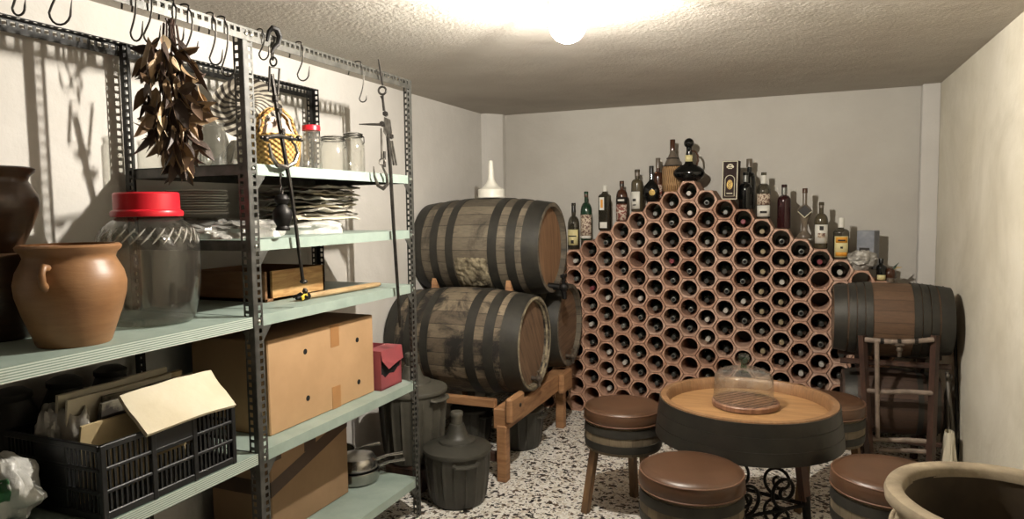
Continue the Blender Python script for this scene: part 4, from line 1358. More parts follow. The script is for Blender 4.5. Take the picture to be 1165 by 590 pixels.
def wine_rack():
    t = thing('bottle_rack', 'stepped honeycomb rack of hexagonal terracotta tiles against the back wall', 'wine rack', cell(7, 11) * 1.0)
    o = Vector(t.location)
    first = tile_mesh().build('rack_tile', M['tile'], t, smooth=35)
    me = first.data
    cells = []
    for c in range(-2, 18):
        for k in range(ncell(c)):
            p = cell(c, k); q = ROT @ (p - CAM)
            u, v = 582.5 + FPX * q.x / q.z, 295 + FPX * q.y / q.z
            hid = 0
            if c < 0 and v < 400: hid = 1
            if c == 0 and 318 < v < 412: hid = 1
            if 742 < u < 962 and v > 442: hid = 1
            if u > 966: hid = 1
            if u < 744 and u > 664 and v > 452: hid = 1
            if v > 470: hid = 1
            if u > 950 and v > 440: hid = 1
            cells.append((hid, q.z + .002 * v, c, k, p))
    cells.sort(key=lambda s: (s[0], s[1]))
    rnd = random.Random(4)
    for i, (hid, dz, c, k, p) in enumerate(cells[:100]):
        ob = first if i == 0 else first.copy()
        if i: COL.objects.link(ob); ob.parent = t
        ob.location = p - o + Vector((rnd.uniform(-.0006, .0006), rnd.uniform(-.003, .003), 0))
        ob.rotation_euler = (0, 0, RA)
    b = MB(); src = tile_mesh()
    for (hid, dz, c, k, p) in cells[100:]:
        b.add(src.v, src.f, Matrix.Translation(p - o + Vector((0, rnd.uniform(-.003, .003), 0))) @ Matrix.Rotation(RA, 4, 'Z'))
    ob = b.build('rack_tiles', M['tile'], t, smooth=35); ob['kind'] = 'stuff'
    ob.name = 'rack_tile_mass'
    # bottles lying in it: neck to the front
    RB = Matrix.Rotation(PI / 2, 4, 'X')      # lathe +Z -> -Y
    # (local origin at the bottle foot, neck along -Y)
    body = [(0, 0), (.030, 0), (.037, .006), (.0375, .02), (.0375, .155), (.034, .18), (.022, .2), (.0155, .214), (.0145, .232)]
    neck = [(.0150, .205), (.0152, .235), (.0152, .258), (.0148, .2585), (.0148, .266), (.0118, .2675), (.0118, .2665), (0, .2665)]
    neckring = [(.0150, .205), (.0152, .250), (.0155, .251), (.0155, .266), (.0125, .267), (.0112, .267), (.0105, .262), (0, .262)]
    bm_ = MB().lathe(body, 24, RB).build('wine_bottle', M['bottle_dark'], smooth=40)
    cm = MB().lathe(neck, 18, RB).build('capsule', M['cap_d'], smooth=40)
    cr = MB().lathe(neckring, 18, RB).build('capsule', M['cap_s'], smooth=40)
    inner = MB().lathe([(0, .2635), (.0102, .2635), (.0102, .2615), (0, .2615)], 14, RB).build('cork', M['hole'], smooth=40)
    used = False
    for c in range(0, 17):
        seq = CAPS.get(c, '')
        for k in range(min(ncell(c), len(seq))):
            ch = seq[k]
            if ch in 'e.': continue
            p = cell(c, k, .302 + rnd.uniform(-.004, .0) - rnd.uniform(0, .018))
            side = c - 7
            if side == 0: where = 'apex column'
            else: where = COLN[abs(side)] + (' column left of apex' if side < 0 else ' column right of apex')
            lab = '%s wine bottle lying in rack, %s, %s cell down' % (CAPW[ch], where, ORD[k]) if k else '%s wine bottle lying in rack, %s, topmost cell' % (CAPW[ch], where)
            if not used:
                ob = bm_; used = True
            else:
                ob = bm_.copy(); COL.objects.link(ob)
            ob.location = p + Vector((rnd.uniform(-.004, .004), 0, -.0158)); ob.rotation_euler = (0, 0, rnd.uniform(-.02, .02))
            tag(ob, lab, 'wine bottle', 'wine bottles lying in the terracotta rack')
            src = cr if ch == 'o' else cm
            cp = src.copy(); COL.objects.link(cp); cp.parent = ob
            mm = {'w': 'cap_w', 's': 'cap_s', 'd': 'cap_d', 'r': 'cap_r', 'g': 'cap_g', 'o': 'cap_s'}[ch]
            cp.material_slots[0].link = 'OBJECT'; cp.material_slots[0].material = M[mm]
            if ch == 'o':
                ci = inner.copy(); COL.objects.link(ci); ci.parent = cp
    for x in (cm, cr, inner):
        bpy.data.objects.remove(x)


# ------------------------------------------------------------------ bottles standing on the rack
def place(c, u=None, y=.10):
    p = cell(c, 0, y); z = p.z + RT * math.cos(PI / 6) + .0005
    if u is not None:
        q = ony(u, 240, p.y); return Vector((q.x, p.y, z))
    return Vector((p.x, p.y, z))


def px(p, v):
    """height of image row v above the foot p, on the upright plane through p"""
    q = ROT @ (p - CAM); u = 582.5 + FPX * q.x / q.z
    return ony(u, v, p.y).z - p.z


def wrap(b, r0, z0, z1, a0, a1, n=12, dr=.0008, prof=None):
    """a label curved round a bottle"""
    b.grid(lambda u, v: ((r0 + dr) * math.cos(a0 + (a1 - a0) * u), (r0 + dr) * math.sin(a0 + (a1 - a0) * u), z0 + (z1 - z0) * v), n, 2)
    return b


FA = -PI / 2 + .05      # direction of the room, from the rack


def standing(name, label, p, prof, m, cap=None, capm=None, labels=(), sx=1.0, sy=1.0, rz=0.0):
    t = thing(name, label, 'bottle', p, rz, 'bottles standing on top of the rack')
    MB().lathe(prof, 36, sx=sx, sy=sy).build('bottle_body', m, t, smooth=45)
    if cap: MB().lathe(cap, 24).build('cap', capm, t, smooth=45)
    for (r, z0, z1, half, mm) in labels:
        b = MB(); wrap(b, r, z0, z1, FA - half, FA + half, 14)
        if sx != 1.0 or sy != 1.0: b.v = [(x * sx, y * sy, z) for x, y, z in b.v]
        b.build('label', mm, t, smooth=60, solid=.0006)
    return t


def capr(r, z0, z1): return [(0, z1), (r * .92, z1), (r, z1 - .003), (r, z0), (0, z0)]


def bprof(r, h, sh, nr, nh, foot=.004):
    """round bottle: radius r, total height h, shoulder start sh, neck radius nr, neck start nh"""
    return [(0, .004), (r * .85, 0), (r * .97, .003), (r, .012), (r, sh)] + [(nr + (r - nr) * math.cos(PI / 2 * q) ** 1.1, sh + (nh - sh) * math.sin(PI / 2 * q) ** .9) for q in (.2, .4, .6, .8, .95)] + [(nr, nh), (nr * .95, h - .02), (nr * 1.15, h - .018), (nr * 1.15, h), (0, h)]


def rack_bottles():
    p = place(0, 652.5); h = px(p, 231)
    standing('liquor_bottle', 'round bottle with cream label and black neck, lowest on the left steps', p, bprof(.042, h, h * .50, .0135, h * .72), M['bottle_clear'],
             capr(.0150, h * .80, h + .002), M['cap_black'], [(.042, .03, h * .43, 1.1, M['label_cream']), (.0428, .042, .065, .25, M['ink']), (.0428, .09, .098, .7, M['ink'])])
    p = place(1, 667); h = px(p, 218)
    standing('vermouth_bottle', 'green vermouth bottle with ornate printed label and brown cap, left steps', p, bprof(.041, h, h * .55, .0135, h * .78), M['spirit_green'],
             capr(.0150, h * .89, h + .002), M['spirit_brown'], [(.041, .012, h * .53, 1.25, M['label_ornate']), (.0418, .012, .03, 1.1, M['label_white']), (.034, h * .62, h * .68, .8, M['label_cream'])])
    p = place(2, 688); h = px(p, 211)
    t = standing('square_bottle', 'square clear bottle half full of dark liquor with black base label', p, [(0, h * .80), (.03, h * .79), (.016, h * .86), (.013, h * .88), (.013, h * .97), (0, h * .97)], M['bottle_clear'],
                 capr(.0155, h * .87, h + .001), M['label_white'], [])
    MB().box((0, 0, h * .405), (.078, .072, h * .81), .012).build('bottle_glass', M['bottle_clear'], t, smooth=0)
    MB().box((0, 0, h * .34), (.072, .066, h * .67), .010).build('liquor', M['spirit_black'], t, smooth=0)
    MB().box((-.012, -.0366, h * .60), (.034, .001, h * .28), 0).build('label', M['label_white'], t, smooth=0)
    MB().box((-.012, -.0373, h * .60), (.016, .001, h * .18), 0).build('label', M['label_orange'], t, smooth=0)
    MB().box((0, -.0366, h * .13), (.05, .001, h * .13), 0).build('label', M['label_white'], t, smooth=0)
    p = place(3, 707.5); h = px(p, 206)
    standing('liquor_bottle', 'brown bottle with black cap, black band and dark red label, left steps', p, bprof(.039, h, h * .60, .0135, h * .80), M['spirit_brown'],
             capr(.0155, h * .87, h + .002), M['cap_black'], [(.039, h * .03, h * .42, 1.2, M['label_red']), (.0393, h * .45, h * .60, 1.5, M['label_dark']), (.0397, h * .50, h * .55, .6, M['label_white'])])
    p = place(4, 725); h = px(p, 193)
    standing('liquor_bottle', 'smoky olive bottle with large white label, below the round dark bottle', p, bprof(.041, h, h * .66, .0155, h * .78), M['spirit_olive'],
             capr(.0175, h * .85, h + .002), M['pewter'], [(.041, h * .07, h * .48, .95, M['label_white']), (.0417, h * .25, h * .31, .3, M['ink']), (.0417, h * .15, h * .175, .3, M['ink'])], rz=-.35)
    p = place(5, 741, .085); h = px(p, 189)
    R = .055
    t = standing('round_flask', 'round-bellied black flask with gold medallion on the left steps', p,
                 [(0, .002), (.03, 0), (.038, .01), (.05, .03), (R, .06), (R * .97, .085), (R * .8, .112), (R * .5, .13), (.017, .142), (.014, .155), (.0135, h), (0, h)], M['spirit_black'],
                 capr(.0155, h * .80, h + .002), M['cap_black'], [], sy=.62)
    MB().lathe([(0, 0), (.019, 0), (.0205, .0015), (.0205, .004), (0, .005)], 24, Matrix.Translation((.012, -.034, .062)) @ Matrix.Rotation(PI / 2, 4, 'X')).build('medallion', M['gold'], t, smooth=40)
    p = place(5, 748.5, .16); p.z = cell(5, 0).z + RT * .866; h = px(p, 180)
    standing('liquor_bottle', 'slim smoky bottle with grey cap directly behind the black flask', p, bprof(.036, h, h * .55, .013, h * .70), M['spirit_brown'],
             capr(.016, h * .78, h + .002), M['pewter'], [(.036, h * .1, h * .4, 1.0, M['label_red'])])
    p = place(6, 765, .14); h = px(p, 159)
    t = standing('wicker_flask', 'large straw-covered wine flask with dark neck near the apex', p,
                 [(0, .002), (.054, 0), (.062, .01), (.067, .05), (.067, h * .44), (.056, h * .52), (.036, h * .64), (.02, h * .74), (.016, h * .82), (.0155, h), (0, h)], M['pewter'],
                 capr(.0175, h * .80, h + .002), M['spirit_brown'], [])
    MB().lathe([(.056, .0), (.065, .008), (.0695, .05), (.0695, h * .44), (.064, h * .485), (.056, h * .50)], 40).build('straw_cover', M['straw'], t, smooth=50)
    b = MB()
    for r, z in ((.062, h * .50), (.038, h * .645)):
        b.tube([(r * math.cos(2 * PI * i / 28), r * math.sin(2 * PI * i / 28), z) for i in range(28)], .004, 8, closed=True)
    b.build('dark_band', M['label_dark'], t)
    p = place(7, 783.5, .075); h = px(p, 157)
    t = standing('decanter', 'dark flat decanter with a round ball stopper on the apex of the rack', p,
                 [(0, .002), (.050, 0), (.078, .014), (.098, .038), (.103, .054), (.096, .074), (.066, .098), (.034, .112), (.026, .122), (.023, .14), (.019, .185), (.017, .215), (.02, .22), (0, .22)], M['spirit_black'],
                 None, None, [(.0245, .130, .172, 1.2, M['label_cream'])], sy=.62)
    b = MB().cyl((0, 0, .215), (0, 0, h - .05), .012, seg=14)
    b.sphere((0, 0, h - .033), .033, 20, 12).build('stopper', M['spirit_black'], t, smooth=60)
    b = MB()
    pts = [(.018, 0, .20), (.04, .0, .195), (.056, 0, .17), (.06, 0, .135), (.05, 0, .105)]
    b.tube(pts, .006, 8).build('handle', M['spirit_brown'], t)
    # boxed bottle
    p = place(9, 831, .05); h = px(p, 183)
    t = thing('bottle_box', 'dark brown bottle box with cream border and gold oval right of the apex', 'box', p, -.12, rot=(0, .02, -.12))
    wx, wy = .098, .075
    MB().box((0, 0, h / 2), (wx, wy, h), .0015).build('carton', M['box_brown'], t, smooth=0)
    y = -wy / 2 - .0006
    b = MB()
    for s in (-1, 1): b.box((s * (wx / 2 - .004), y, h / 2), (.005, .0012, h - .004))
    b.box((0, y, .004), (wx - .004, .0012, .005)).box((0, y, h - .004), (wx - .004, .0012, .005))
    # arched frame round the oval
    pts = [(-.029, y, .022), (-.029, y, .125)] + [(-.029 * math.cos(PI * i / 12), y, .125 + .029 * math.sin(PI * i / 12)) for i in range(1, 12)] + [(.029, y, .125), (.029, y, .022)]
    b.tube(pts, .0022, 6, closed=True)
    b.build('printed_frame', M['cream_line'], t, smooth=0)
    b = MB().lathe([(0, 0), (.0185, 0), (.0185, .0012), (0, .0014)], 28, Matrix.Translation((0, y + .0002, .095)) @ Matrix.Rotation(PI / 2, 4, 'X') @ Matrix.Diagonal((1, 1.65, 1, 1)))
    b.build('gold_oval', M['gold'], t, smooth=0)
    b = MB()
    for zz in (.078, .095, .112):
        b.tube([(.010 * math.cos(2 * PI * i / 16), y - .0016, zz + .0062 * math.sin(2 * PI * i / 16)) for i in range(16)], .0012, 6, closed=True)
    b.build('oval_print', M['box_brown'], t, smooth=0)
    b = MB()
    zz = h - .035
    for i in range(5):
        a = PI * i / 4; b.sphere((.014 * math.cos(a), y, zz + .010 * math.sin(a)), (.0055, .001, .0055), 10, 6)
    b.box((0, y, zz - .004), (.034, .001, .006), 0).box((0, y, zz - .014), (.026, .001, .005), 0)
    for s in (-1, 1): b.sphere((s * .017, y, zz - .004), (.006, .001, .008), 10, 6)
    b.build('printed_crest', M['cream_line'], t, smooth=0)
    b = MB().box((0, y, .040), (.036, .001, .006)); b.build('printed_line', M['cream_line'], t, smooth=0)
    p = place(10, 852, .17); h = px(p, 181)
    standing('liquor_bottle', 'tall black bottle with pale cap, rear one beside the boxed bottle', p, bprof(.038, h, h * .62, .0145, h * .74), M['spirit_black'],
             capr(.019, h * .84, h + .002), M['pewter'], [])
    p = place(10, 848, .075); h = px(p, 196)
    standing('liquor_bottle', 'black bottle with silver neck foil standing in front of the pale-capped one', p, bprof(.041, h, h * .52, .015, h * .72), M['spirit_black'],
             capr(.0165, h * .74, h + .002), M['cap_s'], [])
    p = place(11, 868.5); h = px(p, 196)
    standing('liquor_bottle', 'clear bottle with white and red ornate label, first on the right steps', p, bprof(.042, h, h * .56, .0145, h * .76), M['bottle_clear'],
             capr(.0165, h * .74, h + .001), M['label_white'], [(.042, h * .05, h * .29, 1.2, M['label_white']), (.042, h * .30, h * .54, 1.2, M['label_ornate']), (.0427, h * .12, h * .17, .5, M['ink'])])
    p = place(12, 892); h = px(p, 210)
    standing('liquor_bottle', 'plain dark red bottle with silver neck foil on the right steps', p, bprof(.041, h, h * .62, .0145, h * .76), M['spirit_red'],
             capr(.0165, h * .77, h + .002), M['cap_s'], [])
    p = place(13, 915.5); h = px(p, 214)
    t = standing('figural_bottle', 'trophy-shaped smoky bottle with diamond label on the right steps', p,
                 [(0, 0), (.040, 0), (.043, .008), (.040, .022), (.026, .036), (.018, .05), (.018, .085), (.030, .125), (.041, .155), (.042, .175), (.03, .195), (.016, .208), (.0135, .215), (.0135, h - .006), (0, h - .006)], M['pewter'],
                 capr(.0155, h - .03, h), M['spirit_brown'], [])
    b = MB().box((0, -.043, .170), (.055, .004, .055), .001, rot=(.12, PI / 4, 0)); b.build('diamond_label', M['label_dark'], t, smooth=0)
    b = MB()
    for a, c in (((-.039, -.0465, .169), (0, -.043, .130)), ((0, -.043, .130), (.039, -.0465, .169))): b.cyl(a, c, .003, seg=6)
    b.build('label_border', M['cream_line'], t)
    p = place(14, 934.5); h = px(p, 230)
    standing('liquor_bottle', 'dark bottle with white emblem label, third from right on the rack', p, bprof(.040, h, h * .56, .0135, h * .76), M['spirit_olive'],
             capr(.0150, h * .88, h + .002), M['pewter'], [(.040, h * .12, h * .52, 1.15, M['label_white']), (.0407, h * .40, h * .49, .28, M['ink']), (.0407, h * .24, h * .34, .55, M['label_ornate'])])
    p = place(15, 957.5); h = px(p, 248)
    standing('gin_bottle', 'clear bottle with orange and cream label beside the crumpled foil', p, bprof(.046, h, h * .64, .015, h * .74), M['bottle_clear'],
             capr(.0175, h * .77, h + .002), M['label_white'], [(.046, h * .05, h * .56, .95, M['label_cream']), (.0465, h * .40, h * .54, .75, M['label_orange']), (.0465, h * .08, h * .17, .75, M['label_orange']), (.0469, h * .44, h * .48, .45, M['ink']), (.0469, h * .26, h * .31, .15, M['ink'])], sy=.75)
    # carton and foil on the right end
    p = place(16, 988.5, .16)
    t = thing('carton', 'pale blue printed carton standing behind the crumpled foil', 'box', p, -.42)
    h = px(p, 262)
    MB().box((0, 0, h / 2), (.10, .09, h), .002).build('carton_body', M['box_blue'], t, smooth=0)
    MB().box((-.005, -.0456, h * .45), (.06, .001, .05)).build('printed_panel', M['ink'], t, smooth=0)
    p = place(16, 982, .045)
    b = MB()

    def lump(u, v):
        a = 2 * PI * u; ph = PI * (v * .94 + .03)
        x, y, z = math.cos(a) * math.sin(ph), math.sin(a) * math.sin(ph), math.cos(ph)
        r = 1 + .38 * noise.noise((x * 2.2, y * 2.2 + 7, z * 2.2)) + .16 * abs(noise.noise((x * 6, y * 6, z * 6)))
        return (.078 * r * x, .045 * r * y, .056 - .056 * r * z)
    b.grid(lump, 64, 36, cu=True)
    o = b.build('crumpled_foil', M['foam'], loc=p + Vector((0, 0, .004)), smooth=28); tag(o, 'crumpled grey foil wrap lying in front of the blue carton', 'foil')
    p = place(17, 1004, .07); p.z -= .005
    standing('small_bottle', 'small black bottle at the right end, beside the dried plant', p, bprof(.026, .135, .075, .011, .1), M['spirit_black'],
             capr(.013, .11, .137), M['cap_black'], [(.026, .01, .04, 1.0, M['label_cream'])])
    p = place(17, 1014, .10); p.z -= .005
    t = thing('dried_artichoke', 'small brown dried artichoke with pointed leaves at the right end of the rack', 'dried plant', p)
    MB().lathe([(0, 0), (.02, 0), (.032, .02), (.034, .045), (.026, .07), (.01, .082), (0, .083)], 20, wob=lambda a, z: 1 + .08 * math.sin(7 * a + z * 90)).build('bulb', M['spirit_brown'], t)
    for k, (dx, dz, mm) in enumerate(((-.05, .10, 'cap_black'), (.07, .085, 'paper_tan'), (.05, .115, 'cloth_green'))):
        b = MB().add([(0, 0, .06), (dx * .5, -.012, .075), (dx, 0, dz), (dx * .5, .012, .072), (dx * .45, 0, .09)], [(0, 1, 4), (1, 2, 4), (2, 3, 4), (3, 0, 4), (0, 3, 1), (1, 3, 2)])
        b.build('leaf', M[mm], t, smooth=0)

# ------------------------------------------------------------------ right corner
def right_corner():
    c = Vector((1.118, -.50, .825))
    HP = [(-.240, .062), (-.184, .034), (-.146, .034), (-.108, .034), (.108, .034), (.146, .034), (.184, .034), (.240, .062)]
    t, rr = barrel('small_barrel', 'small brown barrel with dark hoops on the wooden rack in the right corner', c, .545, .192, .168, HP, M['barrel_brown'], M['hoop'], M['head_old'], None, hoop_t=.005, roll=.9)
    MB().lathe([(.0, .0), (.02, .0), (.018, .02), (0, .02)], 16, Matrix.Translation((0, 0, .196))).build('bung', M['tap'], t)
    b = MB().cyl((.02, -.185, -.10), (.02, -.25, -.115), .012, .010, 12).sphere((.02, -.25, -.115), .015, 12, 8).cyl((.02, -.25, -.115), (.02, -.252, -.15), .009, seg=10)
    b.box((.02, -.25, -.09), (.04, .01, .012), .002)
    b.build('tap', M['tap'], t, smooth=40)
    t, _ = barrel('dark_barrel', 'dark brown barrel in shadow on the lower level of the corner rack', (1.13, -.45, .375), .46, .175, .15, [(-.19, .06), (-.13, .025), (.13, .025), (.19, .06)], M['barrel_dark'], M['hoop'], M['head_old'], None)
    # stand
    o = Vector((1.13, -.50, 0))
    t = thing('barrel_rack', 'dark wooden ladder-like stand holding the two corner barrels', 'barrel stand', o)

    def L(u, v, y): return ony(u, v, y) - o
    yf = -.70
    for (u0, v0, u1, nm) in ((981, 384, 991, 'leg'), (1064, 384, 1058, 'leg')):
        a = L(u0, v0, yf + .02); f = L(u1, 545, yf - .05); f.z = 0
        b = MB(); d = (f - a).normalized()
        b.tube([a + Vector((0, 0, .012)), f], .021, 4, flat=1.2)
        b.build(nm, M['timber_dark'], t, smooth=0)
        b = MB().tube([Vector((a.x, .17, a.z)), Vector((f.x, .27, 0))], .02, 4); b.build('leg', M['timber_dark'], t, smooth=0)
        b = MB().tube([Vector((a.x, a.y, a.z - .02)), Vector((a.x, .18, a.z - .02))], .018, 4); b.build('side_rail', M['timber_dark'], t, smooth=0)
        b = MB().tube([Vector((a.x * .97 + f.x * .03, a.y - .01, .175)), Vector((a.x, .22, .175))], .018, 4); b.build('side_rail', M['timber_dark'], t, smooth=0)
    # curved front rail and rungs
    b = MB(); a, c2 = L(984, 386, yf), L(1062, 386, yf)
    pts = [a.lerp(c2, i / 12) + Vector((0, -.02 * math.sin(PI * i / 12), -.008 * math.sin(PI * i / 12))) for i in range(13)]
    b.tube(pts, .013, 10).build('front_rail', M['grey_rod'], t)
    for i in (3, 6, 9):
        q = pts[i]; MB().tube([q + Vector((-.008, 0, 0)), q + Vector((.008, 0, 0))], .0155, 10).build('binding', M['dark_iron'], t)
    for (ua, ub, v) in ((986, 1061, 444), (989, 1058, 499), (1000, 1058, 511)):
        a, c2 = L(ua, v, yf - .015), L(ub, v + 3, yf - .015)
        MB().tube([a, a.lerp(c2, .3) + Vector((0, 0, -.003)), a.lerp(c2, .6) + Vector((0, 0, .003)), c2], .0125, 10).build('rung', M['grey_rod'], t)
    MB().tube([L(997.5, 388, yf - .035), L(998.5, 497, yf - .035)], [.011, .010], 10).build('front_slat', M['grey_rod'], t)
    # cradle slats under the barrels
    for z, y in ((.612, -.12), (.612, .12), (.188, -.05), (.188, .16)):
        MB().tube([(-.25, y, z), (.25, y, z)], .015, 6).build('slat', M['timber_dark'], t)
    # dark bottles on the rungs at the left
    # hose loops against the wall
    b = MB()
    pts = []
    for i in range(60):
        f = i / 59; a = f * 2 * PI * 2.4
        pts.append((1.400 - .03 * math.cos(a * 2.2) * .4, -.49 + .07 * math.sin(a) + .02 * f, .30 + .26 * math.cos(a) * (1 - .12 * f)))
    o2 = b.tube(pts, .0085, 8).build('hose', M['hose'], smooth=60); tag(o2, 'grey rubber hose coiled upright against the right wall', 'hose')
    o2 = MB().tube([(1.425, -.43, .80), (1.43, -.50, .5), (1.428, -.58, .2), (1.42, -.62, .008)], .008, 8).build('hose', M['dark_iron'], smooth=60); tag(o2, 'straight dark hose hanging down the right wall behind the barrel', 'hose')
    # paper bag crumpled behind the stand
    b = MB()

    def pb(u, v):
        a = 2 * PI * u
        r = (1 - .55 * v) * (1 + .25 * noise.noise((math.cos(a) * 3, math.sin(a) * 3, v * 3)))
        return (.045 * r * math.cos(a), .08 * r * math.sin(a), .30 * v)
    b.grid(pb, 40, 12, cu=True)
    o2 = b.build('paper_sack', M['paper'], loc=(1.375, -.67, 0), smooth=35); tag(o2, 'crumpled pale paper sack standing at the foot of the right wall', 'sack')


# ------------------------------------------------------------------ table and stools
def table():
    c = Vector((.480, -1.63, 0)); ZT = .64
    t = thing('barrel_table', 'round table made from a barrel end with dark hoops and scroll iron legs', 'table', c)
    R = .352
    MB().lathe([(R - .03, ZT - .158), (R + .006, ZT - .158), (R + .002, ZT - .08), (R - .001, ZT - .006), (R - .003, ZT), (R - .026, ZT), (R - .031, ZT - .005), (R - .036, ZT - .05), (R - .036, ZT - .158)], 96).build('barrel_rim', M['rim_wood'], t, smooth=40)
    MB().lathe([(0, ZT - .066), (R - .034, ZT - .066), (R - .034, ZT - .046), (0, ZT - .046)], 72).build('table_top', M['table_top'], t, smooth=40)
    for z0, z1, r0, r1 in ((ZT - .056, ZT - .005, R + .007, R + .0025), (ZT - .109, ZT - .0568, R + .014, R + .0085), (ZT - .160, ZT - .1097, R + .020, R + .0155)):
        MB().lathe([(r0 - .01, z0), (r0, z0), (r1, z1), (r1 - .01, z1)], 96).build('hoop', M['hoop_table'], t, smooth=40)
    MB().lathe([(0, ZT - .156), (R + .0, ZT - .156), (R, ZT - .146), (0, ZT - .146)], 48).build('under_board', M['table_leg'], t, smooth=40)
    ang = [.22 + 2 * PI / 3 * i for i in range(3)]
    hub = []
    for a in ang:
        d = Vector((math.cos(a), math.sin(a), 0))
        top = d * .20 + Vector((0, 0, ZT - .156)); bot = d * .235 + Vector((0, 0, .215)); foot = d * .27
        MB().tube([top, bot], .024, 4).build('leg', M['table_leg'], t, smooth=0)
        MB().tube([bot + Vector((0, 0, .02)), d * .24 + Vector((0, 0, .18)), d * .25 + Vector((0, 0, .06)), foot + Vector((0, 0, .006))], [.02, .017, .016, .02], 10).build('leg_iron', M['black_iron'], t)
        hub.append(d * .24 + Vector((0, 0, .195)))
    def spiral(b, o, e1, e2, c0, r0, turns, a0, sgn, r=.006):
        pts = []
        for i in range(36):
            f = i / 35; a = a0 + sgn * turns * 2 * PI * f; rr = r0 * (1 - .78 * f)
            pts.append(o + e1 * (c0[0] + rr * math.cos(a)) + e2 * (c0[1] + rr * math.sin(a)))
        b.tube(pts, r, 8, flat=1.3)
    for i in range(3):
        p, q = hub[i], hub[(i + 1) % 3]
        e1 = (q - p).normalized(); e2 = Vector((0, 0, 1)); Ln = (q - p).length
        MB().tube([p, q], .0085, 6).build('stretcher', M['black_iron'], t)
        for s, nm in ((1, 'upper'), (-1, 'lower')):
            b = MB()
            for k in (0, 1):
                cx = Ln * .27 if k == 0 else Ln * .73
                spiral(b, p, e1, e2, (cx, s * .074), .070, 1.45, (-s * PI / 2), (1 if (k == 0) == (s > 0) else -1), .0065)
            b.build('scroll', M['black_iron'], t)
    # board and cloche
    zt = ZT - .046
    bc = Vector((.472, -1.60, zt + .0005))
    t2 = thing('serving_board', 'round grooved wooden serving board lying on the barrel table', 'board', bc, -.15)
    MB().lathe([(0, 0), (.128, 0), (.134, .004), (.135, .021), (.131, .025), (0, .025)], 56).build('board_body', M['board'], t2, smooth=35)
    b = MB()
    for k in range(-4, 5):
        x = k * .027; hl = math.sqrt(max(0, .128 ** 2 - x * x)) * .96
        b.box((x, 0, .0252), (.005, hl * 2, .0012))
    b.build('groove', M['groove'], t2, smooth=0, rot=(0, 0, -.55))
    t3 = thing('glass_cloche', 'clear glass cloche with knob covering the striped serving board', 'cloche', bc + Vector((-.008, .0, .0262)))
    b = MB(); jar_lathe(b, [(.1195, 0), (.1205, .004), (.120, .06), (.119, .085), (.114, .104), (.1, .119), (.075, .129), (.04, .134), (.013, .136)], .0025, 64)
    b.build('dome', M['glass'], t3, smooth=50)
    b = MB().lathe([(0, .134), (.013, .135), (.011, .146), (.012, .155), (.022, .165), (.025, .178), (.021, .190), (.010, .195), (0, .196)], 24)
    b.build('knob', M['glass_green'], t3, smooth=60)
    b = MB(); b.tube([(.1205 * math.cos(2 * PI * i / 60), .1205 * math.sin(2 * PI * i / 60), .003) for i in range(60)], .0028, 8, closed=True)
    b.build('rim', M['glass'], t3)


def stool_proto():
    t = thing('barrel_stool', 'x', 'stool', (0, 0, 0), 0, 'barrel stools round the table')
    R, H = .182, .52
    MB().lathe([(0, H - .004), (R * .5, H - .0005), (R * .8, H - .002), (R * .93, H - .008), (R * .985, H - .02), (R, H - .036), (R * 1.005, H - .05), (R * .995, H - .066), (R * .965, H - .074), (0, H - .074)], 72).build('cushion', M['leather'], t, smooth=60)
    b = MB()
    for z, rr in ((H - .017, R * .975), (H - .066, R * .998)):
        b.tube([(rr * math.cos(2 * PI * i / 72), rr * math.sin(2 * PI * i / 72), z) for i in range(72)], .0032, 8, closed=True)
    b.build('piping', M['piping'], t, smooth=60)
    z1, z0 = H - .074, H - .20
    rr = lambda z: R * (.955 + .03 * math.sin(PI * (z - z0) / (z1 - z0)))
    zs = [z0 + (z1 - z0) * i / 10 for i in range(11)]
    MB().lathe([(R * .8, z0 + .02), (R * .9, z0)] + [(rr(z), z) for z in zs] + [(0, z1)], 88).build('barrel_body', M['stool_wood'], t, smooth=40)
    MB().lathe([(0, z0 + .018), (R * .86, z0 + .018), (R * .86, z0 + .03), (0, z0 + .03)], 40).build('under_board', M['leg_wood'], t)
    for a, c in ((z1 - .042, z1 - .006), (z0 + .014, z0 + .048)):
        MB().lathe([(rr(a) - .003, a), (rr(a) + .0035, a), (rr(c) + .0035, c), (rr(c) - .003, c)], 88).build('hoop', M['hoop'], t, smooth=40)
    for k in range(3):
        a = k * 2 * PI / 3
        d = Vector((math.cos(a), math.sin(a), 0))
        MB().tube([d * R * .72 + Vector((0, 0, z0 + .02)), d * R * 1.0], .0225, 4).build('leg', M['leg_wood'], t, smooth=0)
    return t


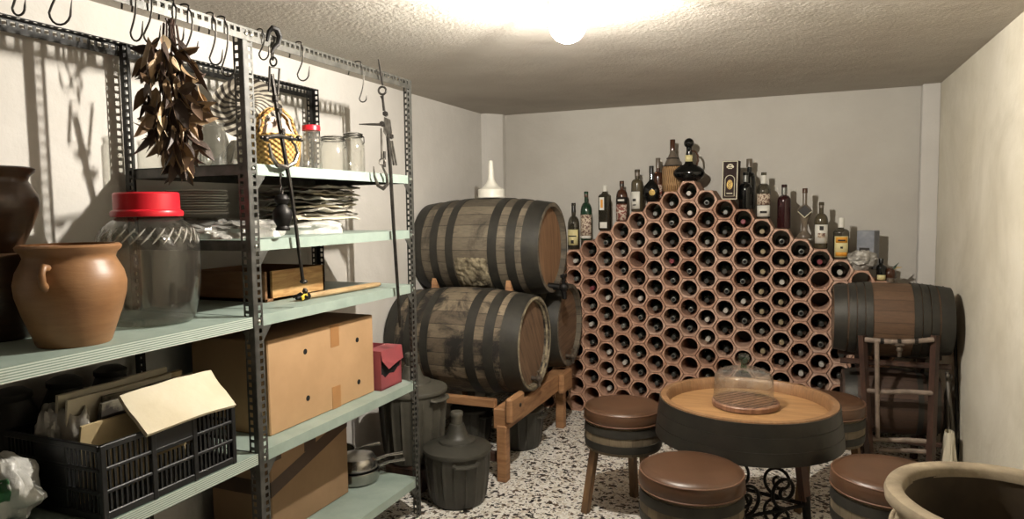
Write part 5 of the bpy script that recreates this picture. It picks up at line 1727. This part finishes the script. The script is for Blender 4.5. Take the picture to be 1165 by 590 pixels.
def stools():
    t = stool_proto()
    spots = [((-.078, -1.475), 3.6, 'brown leather barrel stool left of the table, pale legs in full view'),
             ((.330, -2.165), 1.2, 'brown leather barrel stool nearest the camera, in front of the table'),
             ((.965, -1.962), .4, 'brown leather barrel stool right of the table beside the clay jar'),
             ((.79, -1.05), 2.0, 'brown leather barrel stool behind the table, near the corner barrel rack')]
    t.location = (spots[0][0][0], spots[0][0][1], 0); t.rotation_euler = (0, 0, spots[0][1]); t['label'] = spots[0][2]
    for (x, y), rz, lb in spots[1:]:
        dup(t, (x, y, 0), rz, lb)


def urn():
    z = .72; c = Vector((1.143, -2.665, 0)); R = .266
    t = thing('clay_urn', 'large weathered clay jar with a thick flat rim at the lower right corner', 'jar', c)
    b = MB()
    outer = [(0, 0), (R * .62, 0), (R * .66, .01), (R * .82, .15), (R * .95, .33), (R * .985, .48), (R * .955, .58), (R * .90, .63), (R * .885, .655), (R * .93, .675), (R * .995, .69), (R * 1.0, .708), (R * .985, .718), (R * .955, z), (R * .86, z - .002), (R * .835, z - .010), (R * .83, z - .03)]
    b.lathe(outer, 96, wob=lambda a, zz: 1 + .006 * math.sin(3 * a + 1) + .004 * math.sin(8 * a + zz * 20))
    b.build('jar_body', M['urn'], t, smooth=50)
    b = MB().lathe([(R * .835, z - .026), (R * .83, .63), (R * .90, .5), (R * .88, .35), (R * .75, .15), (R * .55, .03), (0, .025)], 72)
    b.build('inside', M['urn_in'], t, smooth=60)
    b = MB()
    n = 110
    for i in range(n):
        a = 2 * PI * i / n
        b.sphere((R * .925 * math.cos(a), R * .925 * math.sin(a), .618), (.0075, .0075, .011), 8, 6)
    b.build('rope_band', M['urn'], t, smooth=60)


# ------------------------------------------------------------------ build everything
room()
lamp()
shelving()
hooks()
dried_leaves()
steelyards()
near_shelf()
middle_bay()
second_shelf()
top_shelf()
big_barrels()
cradle()
demijohns()
wine_rack()
rack_bottles()
right_corner()
table()
stools()
urn()
make_camera()

w = bpy.data.worlds.new('dark'); scene.world = w; w.use_nodes = True
w.node_tree.nodes['Background'].inputs[0].default_value = (0, 0, 0, 1)
scene.view_settings.view_transform = 'Standard'
scene.view_settings.look = 'None'
scene.view_settings.gamma = 1.0
scene.view_settings.use_curve_mapping = False
scene.view_settings.exposure = EXPOSURE
scene.cycles.use_denoising = True
scene.cycles.max_bounces = 10
scene.cycles.diffuse_bounces = 2
scene.cycles.transparent_max_bounces = 24
scene.cycles.caustics_reflective = False
scene.cycles.caustics_refractive = False
